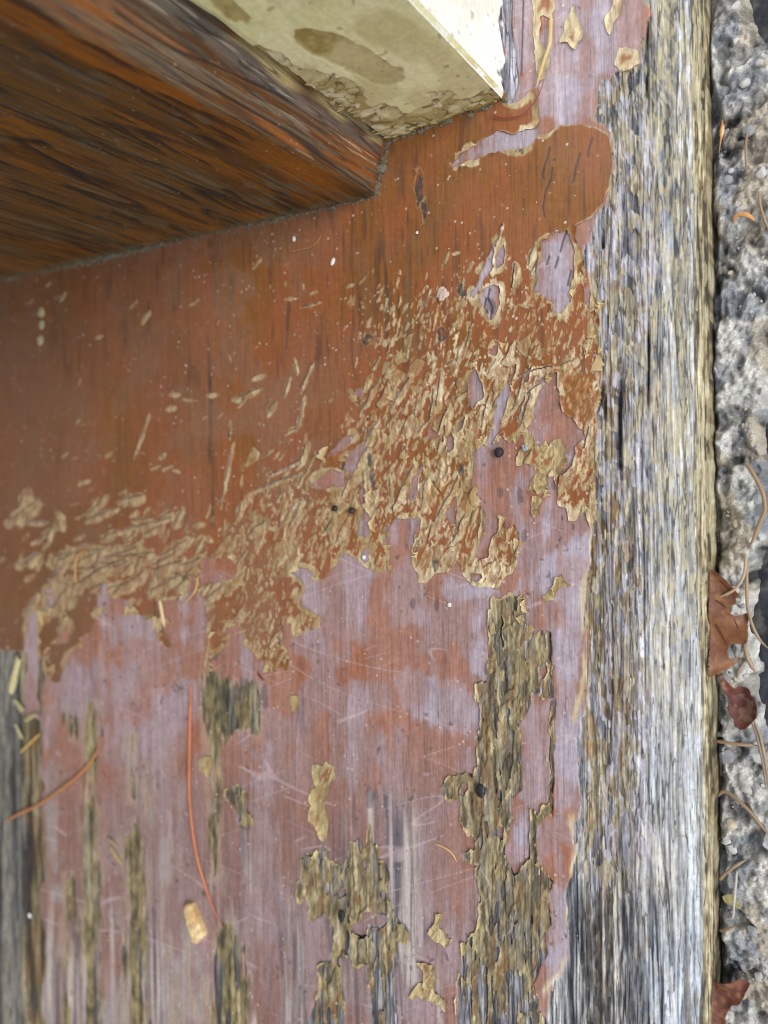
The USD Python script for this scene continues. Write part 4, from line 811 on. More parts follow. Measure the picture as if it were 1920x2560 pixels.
c = mix(c, S(176, 168, 150), smooth(nz(U, V, 0.5, 8, 224, 2), 0.68, 0.78) * smooth(U, 3, 8) * 0.55)
c = mix(c, S(186, 168, 120), smooth(U + (nz(U, V, 2, 8, 225) - 0.5) * 3, 11.2, 12.6) * smooth(nz(U, V, 3, 10, 226), 0.35, 0.55) * 0.9)
gv = smooth(0.5 - abs(nz(U, V, 1.6, 24, 227) - 0.5) * 8, 0.05, 0.5) * smooth(nz(U, V, 3, 9, 228), 0.42, 0.56)
c = mix(c, [0.02, 0.018, 0.018], gv * 0.85)
f.build('jamb_edge', jamb_mat, jamb, 0.3 * (st - 0.5) + 0.25 * (st2 - 0.5) - 0.35 * gv - 0.5 * (1 - smooth(U, 0, 1.0)), c, pr(U.shape, 0.6, 0.8, 0.5))

post = thing('door_frame_post', 'cream painted door frame post with chipped peeling foot and a bright white outer face', 'door frame')
wN = np.linalg.norm(N2 - N1) * 1000
f = Face(N1, N2, wN, 150, 0.22, 0.3)
U, V = f.U, f.V
n1, n2, n3 = nz(U, V, 5, 6, 231, 3), nz(U, V, 1.2, 1.4, 232, 3), nz(U, V, 16, 30, 233, 2)
c = mix(S(238, 235, 184), S(230, 227, 170), smooth(n1, 0.4, 0.65)); c = mix(c, S(242, 240, 204), smooth(n3, 0.5, 0.7) * 0.6)
PATCH = [[(738, 72), (765, 70), (801, 78), (862, 90), (907, 121), (952, 145), (988, 165), (1010, 168), (1012, 195), (1000, 208), (970, 214), (892, 187), (825, 157), (750, 108)],
         [(520, -20), (560, -20), (590, 3), (630, 42), (615, 63), (575, 45), (535, 10)]]
FOOT = [[(940, 375), (1285, 245), (1255, 228), (1215, 222), (1190, 240), (1150, 246), (1120, 225), (1085, 225), (1075, 260), (1010, 285), (975, 262), (925, 262), (880, 205), (835, 190), (800, 172), (740, 165), (700, 140), (650, 120), (640, 150), (760, 250), (880, 340)]]
sp = f.sdf(PATCH, warp=0.7, size=4.0, seed=240); sf = f.sdf(FOOT, warp=1.2, size=2.5, seed=244)
wp = smooth(sp + (n2 - 0.5) * 0.8, -0.45, 0.5); wf = smooth(sf + (n2 - 0.5) * 2, -0.2, 0.4)
c = mix(c, mix(S(184, 168, 110), S(164, 145, 84), smooth(n2, 0.35, 0.65)), wp * (0.6 + 0.4 * smooth(n1, 0.35, 0.6)))
br = nz(U, V, 0.5, 9, 242, 2); c = c * (1 + 0.10 * (br - 0.5))[..., None]
c = mix(c, S(186, 172, 118), smooth(nz(U, V, 6, 12, 243, 3), 0.54, 0.72) * 0.45)
chip = nz(U, V, 2.6, 2.0, 235, 3)
fc = mix(S(206, 194, 144), S(172, 154, 100), smooth(chip, 0.42, 0.62)); fc = mix(fc, S(124, 98, 54), smooth(nz(U, V, 3.4, 2.4, 236, 2), 0.66, 0.76) * 0.8); fc = mix(fc, S(228, 218, 178), smooth(nz(U, V, 2, 1.4, 237, 2), 0.60, 0.68) * 0.8)
ckl = smooth(0.5 - abs(nz(U, V, 2.4, 2.0, 238, 2) - 0.5) * 12, 0.1, 0.5)
fc = mix(fc, [0.05, 0.04, 0.025], ckl * 0.7)
c = mix(c, fc, wf)
bot = 1 - smooth(V + (n2 - 0.5) * 1.2, 0.5, 1.3)
c = mix(c, S(140, 104, 34), bot)
c = mix(c, S(150, 138, 104), smooth(nz(U, V, 0.8, 0.8, 239), 0.86, 0.95) * 0.6)
ear = smooth(U, wN - 1.6, wN)
h = 0.12 * (n1 - 0.5) + 0.04 * (n2 - 0.5) - 0.28 * wp + wf * (0.75 * (chip - 0.5) - 0.30 - 0.35 * ckl) + 0.10 * np.exp(-(sp / 0.3) ** 2) - 0.9 * ear ** 2 + 0.8 * (1 - smooth(U, 0.0, 1.6)) * (nz(U, V, 4, 5, 241, 2) - 0.9) + 0.25 * bot
f.build('post_front', paint_mat, post, h, c, pr(U.shape, 0.5 + 0.25 * wf, 0.5 + 0.5 * wf, 0.0))
f2 = Face(N2, N3, 130, 150, 0.35, 0.4)
U, V = f2.U, f2.V
n1, n2 = nz(U, V, 8, 14, 251, 3), nz(U, V, 1.2, 1.6, 252, 3)
c = mix(S(240, 241, 232), S(228, 229, 216), smooth(n1, 0.4, 0.65))
wk = 1 - smooth(V + (nz(U, V, 2.2, 2.6, 253, 2) - 0.5) * 6 - 2.5 * np.exp(-(U / 6) ** 2), 0.3, 1.0)
c = mix(c, mix(S(120, 118, 122), S(70, 72, 84), smooth(n2, 0.4, 0.6)), wk)
c = mix(c, S(110, 110, 112), smooth(nz(U, V, 0.7, 0.9, 254), 0.86, 0.94) * 0.5)
f2.build('post_side', paint_mat, post, 0.10 * (n1 - 0.5) + 0.05 * (n2 - 0.5) - 0.25 * wk - 0.9 * (1 - smooth(U, 0, 1.6)) ** 2, c, pr(U.shape, 0.5, 0.4 + 0.5 * wk, 0.0))
# back of the jamb and post, so that both are solid from any side
def slab(name, parent, quad, mat, colour, tall=2.0):
    q = np.array(quad); v = np.vstack([q, q + VUP * tall])
    n = len(q); fcs = [[i, (i + 1) % n, n + (i + 1) % n] for i in range(n)] + [[i, n + (i + 1) % n, n + i] for i in range(n)]
    fcs += [[n, n + i, n + i + 1] for i in range(1, n - 1)]
    return put(name, v, np.array(fcs), mat, parent, colour, [0.6, 0.5, 0.0], smooth=False)
eL = (L0 - K0) / np.linalg.norm(L0 - K0); eY = np.array([0, 1.0, 0])
ins = lambda p, a, b: p + eL * a + eY * b
slab('jamb_core', jamb, [ins(K0, 0.002, 0.002), ins(M0, 0.002, 0.0), ins(M0, 0.226, 0.02), ins(K0, 0.226, 0.002)], jamb_mat, S(120, 76, 30))
eN = (N2 - N1) / np.linalg.norm(N2 - N1)
slab('post_core', post, [N1 + eN * 0.0015 + eY * 0.002, N2 - eN * 0.002 + eY * 0.002, N2 + (N3 - N2) / np.linalg.norm(N3 - N2) * 0.128 - eN * 0.002, N1 + eY * 0.13 + eN * 0.0015], paint_mat, S(205, 196, 150))
# shards of paint standing out along the post's foot and left edge
shard_mat = paint_mat
g3 = np.random.default_rng(33)
for k in range(30):
    if k < 14: uu, vv = g3.uniform(1, wN - 1), abs(g3.normal(0, 2.0)) + 0.4
    else: uu, vv = g3.uniform(0.1, 1.6), g3.uniform(0.5, 34)
    r = g3.uniform(0.5, 1.5); m = 7; ph = np.sort(g3.uniform(0, 2 * math.pi, m)); rr = r * g3.uniform(0.5, 1.1, m)
    lift = g3.uniform(0.1, 0.8); tilt = g3.uniform(-0.5, 0.7)
    a, b = rr * np.cos(ph) * 1.3, rr * np.sin(ph) * 0.8
    pts = np.vstack([[0, 0, 0.12], np.stack([a, b, 0.1 + lift * np.abs(b) * 0.5 + tilt * a * 0.3 + 0.08 * g3.random(m)], 1)])
    w3 = f.o + (uu + pts[:, 0])[:, None] * 1e-3 * f.eu + np.maximum(vv + pts[:, 1], 0.3)[:, None] * 1e-3 * f.ev + pts[:, 2][:, None] * 1e-3 * f.n
    cc = mix(S(214, 204, 156), S(186, 170, 116), g3.random())
    put('paint_shard', w3, np.array([[0, i, i % m + 1] for i in range(1, m + 1)]), shard_mat, post, cc, [0.6, 0.6, 0.0])

# dust packed into the joint along the frame's foot
g4 = np.random.default_rng(44)
dirt_mat = plain('joint_dust', (0.17, 0.15, 0.105), 0.95, 0.5, 1500.0, 0.6)
import trimesh
oc0 = trimesh.creation.icosphere(1); ov0, of0 = np.array(oc0.vertices), np.array(oc0.faces); vs, fs = [], []
def grit_line(A_, B_, n, spread, big):
    for _ in range(n):
        t = g4.random(); p = A_ * (1 - t) + B_ * t
        dens = float(np.clip(meshkit.noise(np.array([t * 17.0, 0.5, A_[0] * 900]), 3) * 1.6 - 0.35, 0, 1))
        if g4.random() > 0.15 + dens: continue
        r = g4.lognormal(math.log(big), 0.45) * (0.6 + 0.8 * dens)
        q = ov0 * (1 + g4.normal(0, 0.16, (len(ov0), 1))) * r * np.array([g4.uniform(0.8, 1.8), g4.uniform(0.7, 1.2), 0.75])
        fs.append(of0 + len(ov0) * len(vs)); vs.append(q + p + np.array([g4.normal(0, spread), -abs(g4.normal(0, spread)) - 0.0001, r * 0.5]))
grit_line(K0, K0 + eL * 0.20, 1700, 0.00062, 0.00019)
grit_line(K0, N1, 260, 0.00025, 0.00026)
grit_line(N1, N2, 260, 0.00035, 0.00024)
put('joint_dust', np.vstack(vs), np.vstack(fs), dirt_mat, label='grey dust packed into the joint along the foot of the frame', category='dust', kind='stuff')

# ---------------------------------------------------------------- closed door added out of view behind the sill, shading its left end
added_door_mat = plain('added_door_paint', (0.10, 0.055, 0.025), 0.5, 0.3, 60.0)
door = thing('door', 'dark brown door leaf added out of view behind the sill to block sky light', 'door')
def box(name, parent, lo, hi, mat, **kw):
    lo, hi = np.array(lo), np.array(hi)
    v = np.array([[x, y, z] for x in (lo[0], hi[0]) for y in (lo[1], hi[1]) for z in (lo[2], hi[2])])
    q = [[0, 1, 3, 2], [4, 6, 7, 5], [0, 4, 5, 1], [2, 3, 7, 6], [0, 2, 6, 4], [1, 5, 7, 3]]
    return put(name, v, np.array([[a, b, c_] for a, b, c_, d in q] + [[a, c_, d] for a, b, c_, d in q]), mat, parent, smooth=False, **kw)
xd = -0.243
box('panel', door, (xd, -0.90, 0.015), (xd + 0.03, 0.11, 2.0), added_door_mat)
for y0 in (-0.90, -0.01): box('stile', door, (xd + 0.031, y0, 0.015), (xd + 0.042, y0 + 0.12, 2.0), added_door_mat)
for z0 in (0.015, 0.95, 1.85): box('rail', door, (xd + 0.0325, -0.78, z0), (xd + 0.0405, -0.01, z0 + 0.15), added_door_mat)

# ---------------------------------------------------------------- ground outside
ground_mat = vmat('dark_paving', hair_amp=0.0, fine=(900.0, 900.0, 900.0), amp=0.4, bump=0.5, specks=0.6, spec_col=(0.35, 0.33, 0.30))
xs = np.r_[-60, -5, -1, np.arange(0.066, 0.125, 0.0005), 0.14, 0.2, 0.4, 1, 5, 60]
ys = np.r_[-60, -5, -1, -0.3, np.arange(-0.16, 0.16, 0.0007), 0.3, 1, 5, 60]
gx, gy = np.meshgrid(xs, ys)
mx, my = np.clip(gx, 0.06, 0.14) * 1000, np.clip(gy, -0.2, 0.2) * 1000
gz = -0.0205 + 0.0012 * (nz(mx, my, 3, 3, 301, 3) - 0.5) + 0.0018 * (nz(mx, my, 14, 18, 302) - 0.5)
gcol = mix([0.018, 0.021, 0.028], [0.07, 0.068, 0.065], smooth(nz(mx, my, 2.0, 2.0, 303, 3), 0.5, 0.72))
put('ground', np.stack([gx, gy, gz], -1).reshape(-1, 3), grid_faces(*gx.shape), ground_mat, '/World', gcol.reshape(-1, 3), [0.6, 1.0, 0.5], kind='structure')

conc_mat = vmat('rough_concrete', hair_amp=0.0, fine=(2600.0, 2600.0, 2600.0), amp=0.45, bump=0.7, specks=0.5, spec_col=(0.7, 0.7, 0.68))
xs = np.arange(0.062, 0.112, 0.00022); ys = np.arange(-0.15, 0.15, 0.0003)
gx, gy = np.meshgrid(xs, ys); mx, my = gx * 1000, gy * 1000
r1 = nz(mx, my, 3.6, 4.2, 311, 4); r2 = nz(mx, my, 1.5, 1.7, 312, 3); r3 = nz(mx, my, 9, 16, 313, 2)
rid = 1 - abs(r1 - 0.5) * 4
zc_ = -0.0148 + 0.0020 * (r3 - 0.5) + 0.0021 * (r1 - 0.5) + 0.0019 * (r2 - 0.5) + 0.0014 * (nz(mx, my, 0.7, 0.8, 320, 2) - 0.5) + 0.0006 * np.clip(rid, -1, 1)
pit = smooth(nz(mx, my, 2.8, 3.4, 314, 2), 0.60, 0.72)
zc_ = zc_ - 0.0013 * pit
side = smooth(nz(mx, my, 4, 6, 315, 2) * 2.2 + (X_E * 1000 + 1.2 - mx), 0.8, 2.4)      # a dark gap beside the board
zc_ = zc_ - 0.004 * side
# the concrete breaks off towards the dark paving: traced from the photograph
bx = [on_z(a, b, -0.016)[0] * 1000 for a, b in ((1870, -100), (1870, 40), (1930, 90), (2010, 300), (2010, 800), (1940, 880), (1915, 1030), (1910, 1130), (1930, 1300), (1900, 1420), (1890, 1560), (1896, 1720), (1915, 1800), (1930, 1900), (1950, 2100), (2040, 2300), (2040, 2700))]
by = [on_z(a, b, -0.016)[1] * 1000 for a, b in ((1870, -100), (1870, 40), (1930, 90), (2010, 300), (2010, 800), (1940, 880), (1915, 1030), (1910, 1130), (1930, 1300), (1900, 1420), (1890, 1560), (1896, 1720), (1915, 1800), (1930, 1900), (1950, 2100), (2040, 2300), (2040, 2700))]
o_ = np.argsort(by); lim = np.interp(my, np.array(by)[o_], np.array(bx)[o_])
Fc = lim - mx + (nz(mx, my, 2.5, 2.8, 316, 3) - 0.5) * 3.0
zc_ = zc_ - 0.005 * (1 - smooth(Fc, -0.2, 2.2))
cc = mix([0.25, 0.252, 0.245], [0.42, 0.415, 0.39], smooth(r2, 0.40, 0.64)); cc = 1.08 * cc * (0.70 + 0.6 * nz(mx, my, 0.6, 0.7, 321, 2)[..., None]); cc = mix(cc, [0.60, 0.59, 0.55], smooth(nz(mx, my, 1.5, 1.8, 317, 3), 0.60, 0.72) * 0.6)
cc = mix(cc, [0.20, 0.22, 0.25], smooth(nz(mx, my, 3.4, 3.4, 318, 2), 0.60, 0.70) * 0.8); cc = mix(cc, [0.40, 0.34, 0.24], smooth(nz(mx, my, 4, 5, 319, 2), 0.60, 0.74) * 0.6)
cc = mix(cc, [0.035, 0.034, 0.034], np.clip(pit * 0.5 + smooth(-(r2 * 0.5 + r1 * 0.5), -0.40, -0.28) * 0.55, 0, 1))
Ac = np.concatenate([np.stack([gx, gy, zc_], -1).reshape(-1, 3), cc.reshape(-1, 3)], 1)
Ac, Tc, _ = clip(Ac, grid_faces(*gx.shape), Fc.ravel())
conc = thing('rough_concrete', None, None, kind='structure')
put('concrete', Ac[:, :3], Tc, conc_mat, conc, Ac[:, 3:6], [0.85, 1.0, 0.4])
from scipy.interpolate import RegularGridInterpolator
zc_at = RegularGridInterpolator((ys, xs), zc_, bounds_error=False, fill_value=-0.02)
import trimesh
ico = trimesh.creation.icosphere(2); iv, if_ = np.array(ico.vertices), np.array(ico.faces)
stone_mats = [plain(f'stone_{k}', cl, 0.7, 0.2, 700.0, 0.4) for k, cl in (('pale', (0.46, 0.455, 0.44)), ('grey', (0.27, 0.28, 0.29)), ('blue', (0.16, 0.18, 0.22)), ('tan', (0.46, 0.40, 0.30)))]
g5 = np.random.default_rng(55)
FIXED = [(1810, 1170, 15, 2), (1822, 1110, 9, 0), (1840, 1310, 12, 3), (1822, 1290, 7, 3), (1858, 1065, 7, 0), (1800, 920, 13, 1), (1835, 1210, 10, 0), (1815, 1890, 20, 1), (1893, 1895, 15, 0), (1868, 1975, 16, 0), (1808, 1805, 9, 1), (1848, 1625, 17, 0), (1862, 1690, 10, 0), (1815, 1700, 16, 1), (1835, 1480, 16, 0), (1815, 450, 14, 1), (1870, 330, 18, 1), (1860, 210, 16, 0), (1815, 230, 13, 1), (1812, 370, 12, 1), (1855, 850, 6, 0), (1845, 600, 13, 1), (1905, 430, 14, 0), (1910, 2020, 9, 1), (1880, 2330, 14, 1), (1900, 2440, 14, 0), (1830, 2120, 15, 0)]
for k in range(210):
    if k < len(FIXED): sx, sy, rp, mi = FIXED[k]
    else: sx, sy, rp, mi = g5.uniform(1795, 1960), g5.uniform(-20, 2580), g5.lognormal(1.35, 0.45), g5.choice([0, 1, 1, 1, 2, 3])
    p = on_z(sx, sy, -0.0145)
    if p[0] * 1000 > np.interp(p[1] * 1000, np.array(by)[o_], np.array(bx)[o_]) - 1: continue
    z = float(zc_at((p[1], p[0]))); p = on_z(sx, sy, z); r = rp * 0.000085
    q = iv * (1 + 0.3 * (meshkit.fbm(iv * 2.2 + k * 3.1, 3, k) - 0.5))[:, None]
    for _ in range(9):
        pn = g5.normal(size=3); pn /= np.linalg.norm(pn); q = q - np.maximum(q @ pn - g5.uniform(0.55, 0.9), 0)[:, None] * pn
    q = q * np.array([1, g5.uniform(0.7, 1.3), 0.62]) * r
    a = g5.uniform(0, 6.28); q = q @ np.array([[math.cos(a), -math.sin(a), 0], [math.sin(a), math.cos(a), 0], [0, 0, 1]])
    put('stone', q + p + [0, 0, r * 0.02], if_, stone_mats[mi], conc)

# ---------------------------------------------------------------- fallen things
from shapely.geometry import Polygon, Point
from scipy.spatial import Delaunay


def flat_piece(poly_px, z, step, relief, thick, mat, name, parent, colf, **kw):
    """A thin piece with the outline poly_px (photo pixels) lying at about height z (metres); relief(x, y, inside) in metres, x and y in millimetres."""
    P0 = on_z(*np.array(poly_px, float).T, z)
    pg = Polygon(P0[:, :2] * 1000).buffer(0)
    if pg.geom_type != 'Polygon': pg = max(pg.geoms, key=lambda g: g.area)
    L = pg.length; bp = [pg.exterior.interpolate(t) for t in np.arange(0, L, step * 0.7)]
    g = np.random.default_rng(int(abs(poly_px[0][0] * 13 + poly_px[0][1])))
    bd = np.array([[b.x, b.y] for b in bp]); bd = bd + g.normal(0, step * 0.10, bd.shape)
    x0, y0, x1, y1 = pg.bounds
    ip = [(x + g.uniform(-.2, .2) * step, y + g.uniform(-.2, .2) * step) for x in np.arange(x0, x1, step) for y in np.arange(y0, y1, step)]
    inn = pg.buffer(-step * 0.45)
    ip = [q for q in ip if inn.contains(Point(q))]
    pts = np.vstack([bd, np.array(ip).reshape(-1, 2)])
    tri = Delaunay(pts).simplices
    ok = pg.buffer(step * 0.12)
    tri = np.array([t for t in tri if ok.contains(Point(pts[t].mean(0)))])
    a = pts[tri]; ar = (a[:, 1, 0] - a[:, 0, 0]) * (a[:, 2, 1] - a[:, 0, 1]) - (a[:, 2, 0] - a[:, 0, 0]) * (a[:, 1, 1] - a[:, 0, 1])
    tri = np.where((ar < 0)[:, None], tri[:, ::-1], tri)
    ins_d = np.array([pg.exterior.distance(Point(q)) for q in pts])
    zz = z + relief(pts[:, 0], pts[:, 1], ins_d)
    top = np.column_stack([pts * 1e-3, zz]); bot = top - [0, 0, thick]
    e = np.sort(np.vstack([tri[:, [0, 1]], tri[:, [1, 2]], tri[:, [2, 0]]]), 1); u, cnt = np.unique(e, axis=0, return_counts=True)
    be = set(map(tuple, u[cnt == 1])); n = len(pts); side = []
    for t in tri:
        for i, j in ((t[0], t[1]), (t[1], t[2]), (t[2], t[0])):
            if (min(i, j), max(i, j)) in be: side += [[i, n + i, n + j], [i, n + j, j]]
    fcs = np.vstack([tri, tri[:, ::-1] + n, np.array(side)])
    cl = colf(pts[:, 0], pts[:, 1], ins_d)
    return put(name, np.vstack([top, bot]), fcs, mat, parent, np.vstack([cl, cl * 0.85]), [0.55, 0.8, 0.3], **kw)


leaf_mat = vmat('dry_leaf', hair_amp=0.0, fine=(1500.0, 1500.0, 1500.0), amp=0.25, bump=0.35, specks=0.4)
def n2d(x, y, s, seed, o=2):
    return meshkit.fbm(np.stack([x / s, y / s, np.zeros_like(x)], -1), o, seed) - 0.5
def leafcol(c0, c1, c2, seed):
    def g(x, y, d):
        c = mix(np.broadcast_to(c0, (len(x), 3)), c1, smooth(n2d(x, y, 3.0, seed), -0.12, 0.12)); return mix(c, c2, smooth(n2d(x, y, 1.1, seed + 3), 0.08, 0.2) * 0.7)
    return g
OAK = [(1775, 1420), (1794, 1430), (1820, 1455), (1848, 1488), (1837, 1496), (1843, 1505), (1839, 1511), (1824, 1515), (1827, 1531), (1839, 1539), (1857, 1535), (1866, 1534), (1872, 1539), (1870, 1560), (1872, 1590), (1867, 1607), (1850, 1609), (1825, 1609), (1819, 1631), (1825, 1647), (1836, 1650), (1848, 1643), (1846, 1652), (1835, 1661), (1823, 1670), (1810, 1673), (1798, 1680), (1775, 1690)]
lp = thing('oak_leaf', 'large lobed orange brown dry leaf wedged beside the edge of the sill', 'leaf')
rel_oak = lambda x, y, d: 0.0024 * n2d(x, y, 5, 401) + 0.0009 * np.sin(y * 0.55 + x * 0.35) + 0.0007 * np.exp(-d / 0.6)
flat_piece(OAK, -0.0096, 0.42, rel_oak, 0.00018, leaf_mat, 'blade', lp, leafcol(S(110, 72, 52), S(132, 88, 58), S(140, 98, 60), 5))
def veins(parent, lines, z, rad, mat):
    for l in lines:
        p = spline(on_z(*np.array(l, float).T, z), 14); p[:, 2] = z + rel_oak(p[:, 0] * 1000, p[:, 1] * 1000, np.full(len(p), 1.0)) + 0.00003
        v, ff = tube(p, np.linspace(rad, rad * 0.5, 14), 5); put('vein', v, ff, mat, parent)
vein_mat = plain('leaf_vein', tuple(S(92, 44, 26)), 0.7)
veins(lp, [[(1790, 1500), (1812, 1515), (1835, 1545), (1848, 1570)], [(1792, 1560), (1806, 1590), (1818, 1615)], [(1800, 1450), (1822, 1475), (1838, 1500)]], -0.0096, 0.00016, vein_mat)
CUP = [(1798, 1688), (1808, 1694), (1819, 1706), (1828, 1715), (1835, 1722), (1842, 1718), (1851, 1716), (1863, 1718), (1875, 1722), (1879, 1738), (1890, 1750), (1895, 1762), (1893, 1790), (1886, 1798), (1879, 1804), (1870, 1815), (1863, 1822), (1853, 1824), (1846, 1822), (1837, 1814), (1834, 1804), (1833, 1798), (1824, 1790), (1819, 1775), (1819, 1762), (1827, 1754), (1822, 1746), (1815, 1738), (1810, 1726), (1803, 1712)]
flat_piece(CUP, -0.0085, 0.36, lambda x, y, d: 0.0018 * np.exp(-d / 0.5) * smooth(x, x.mean(), x.max()) + 0.0012 * n2d(x, y, 4, 402) - 0.0004 * d, 0.00018, leaf_mat, name := 'dry_leaf', '/World', leafcol(S(112, 62, 48), S(94, 50, 40), S(150, 116, 98), 6), label='small curled red brown leaf with an upturned rim on the rough concrete', category='leaf')
LOW = [(1775, 2450), (1796, 2456), (1814, 2456), (1832, 2450), (1849, 2443), (1862, 2448), (1877, 2456), (1872, 2466), (1864, 2479), (1858, 2495), (1847, 2512), (1838, 2510), (1829, 2512), (1820, 2525), (1814, 2540), (1810, 2580), (1775, 2590)]
flat_piece(LOW, -0.0095, 0.4, lambda x, y, d: 0.0016 * n2d(x, y, 3.5, 403, 3) + 0.0006 * np.exp(-d / 0.4), 0.00018, leaf_mat, 'dry_leaf', '/World', leafcol(S(116, 70, 50), S(90, 50, 36), S(142, 96, 68), 7), label='crumpled rust brown leaf by the sill edge in the bottom corner', category='leaf')
PALE = [(1806, 2241), (1820, 2236), (1834, 2238), (1844, 2254), (1852, 2274), (1840, 2270), (1829, 2264), (1811, 2256)]
flat_piece(PALE, -0.0105, 0.3, lambda x, y, d: 0.0004 * n2d(x, y, 3, 404), 0.00012, leaf_mat, 'leaf_scrap', '/World', leafcol(S(150, 140, 92), S(136, 126, 84), S(166, 156, 110), 8), label='pale olive leaf scrap lying on the concrete crossed by a thin stalk', category='leaf scrap')
HUSK = [(1806, 297), (1803, 312), (1798, 330), (1801, 345), (1797, 385), (1803, 352), (1809, 335), (1811, 318)]
flat_piece(HUSK, -0.0085, 0.22, lambda x, y, d: 0.0008 * d, 0.0001, leaf_mat, 'seed_husk', '/World', leafcol(S(196, 140, 78), S(176, 116, 60), S(216, 180, 130), 9), label='narrow tan husk lying on the concrete near the top', category='husk')
cp = spline(on_z([1836, 1838, 1849, 1871, 1886], [557, 545, 538, 541, 552], -0.010), 16); cp[:, 2] += 0.0006 * np.sin(np.linspace(0, 3.1, 16))
v, ff = tube(cp, 0.00052 * np.sin(np.linspace(0.35, 2.8, 16)), 7, 0.35)
put('wood_shaving', v, ff, plain('shaving', tuple(S(190, 138, 88)), 0.6), label='curled tan shaving lying on the rough concrete', category='shaving')

NEEDLE = {}
def nmat(c):
    if c not in NEEDLE: NEEDLE[c] = plain('needle_%d_%d_%d' % c, tuple(S(*c)), 0.45, 0.18, 300.0, 0.1)
    return NEEDLE[c]
def needle(pts, z, rad, c, label, name='pine_needle', cat='pine needle', group=None, lift=0.0, n=28):
    p = spline(on_z(*np.array(pts, float).T, z), n); t = np.linspace(0, 1, n)
    p[:, 2] += lift * np.sin(t * math.pi)
    v, ff = tube(p, rad * np.clip(np.minimum(0.55 + t * 6, 0.25 + (1 - t) * 4), 0, 1), 7)
    put(name, v, ff, nmat(c), label=label, category=cat, group=group)
needle([(477, 1714), (479, 1859), (480, 1956), (492, 2100), (521, 2228), (556, 2320)], 0.0006, 0.00050, (178, 104, 70), 'long bright orange pine needle lying along the grain of the sill', lift=0.0012)
needle([(13, 2053), (51, 2033), (101, 2010), (152, 1975), (215, 1922), (243, 1881), (258, 1841)], 0.0010, 0.00060, (170, 116, 74), 'dull orange pine needle curving across the left end of the sill', lift=0.0008)
needle([(1378, 38), (1377, 104), (1359, 162), (1341, 217)], 0.0010, 0.00042, (196, 170, 116), 'pale straw coloured needle beside the white post face', lift=0.0004)
needle([(1226, 286), (1261, 295), (1301, 289), (1336, 255), (1359, 205)], 0.0007, 0.00014, (140, 64, 56), 'thin red thread curving at the corner of the cream post', 'red_thread', 'thread')
needle([(399, 1500), (408, 1549), (411, 1568)], 0.0010, 0.00055, (204, 182, 142), 'short pale straw below the flaking edge left of centre', 'straw', 'straw', n=12)
needle([(494, 1443), (490, 1471), (474, 1495), (453, 1515)], 0.0012, 0.00024, (206, 164, 108), 'fine tan fibre curving off the flaking edge above the orange needle', 'plant_fibre', 'fibre', n=16)
needle([(217, 1378), (191, 1397), (188, 1419), (192, 1462)], 0.0014, 0.00030, (190, 144, 84), 'fine brown fibre standing in the flaked patch at the left', 'plant_fibre', 'fibre', n=16)
needle([(1089, 2110), (1122, 2126), (1142, 2155)], 0.0004, 0.00016, (222, 184, 120), 'short golden hair on the pink film at lower right of centre', 'plant_fibre', 'fibre', n=12)
needle([(275, 2117), (290, 2140), (304, 2162)], 0.0005, 0.00034, (186, 166, 104), 'short yellow straw on the lower left of the sill, lower of two', 'straw', 'straw', n=10)
needle([(266, 2094), (281, 2105), (294, 2119)], 0.0005, 0.0003, (180, 158, 120), 'short dull straw on the lower left of the sill, upper of two', 'straw', 'straw', n=10)
needle([(51, 1881), (75, 1858), (101, 1833)], 0.0012, 0.0006, (176, 150, 84), 'bent tan stalk lying on the dark wood at the left edge', 'straw', 'straw', n=10)
needle([(644, 1683), (652, 1693), (660, 1702)], 0.0005, 0.0003, (128, 44, 32), 'tiny dark red splinter beside the tan flake', 'splinter', 'splinter', n=8)
needle([(804, 587), (790, 608), (775, 619), (723, 628)], 0.0005, 0.00012, (170, 128, 84), 'hair fine fibre on the brown varnish below the jamb', 'plant_fibre', 'fibre', n=16)
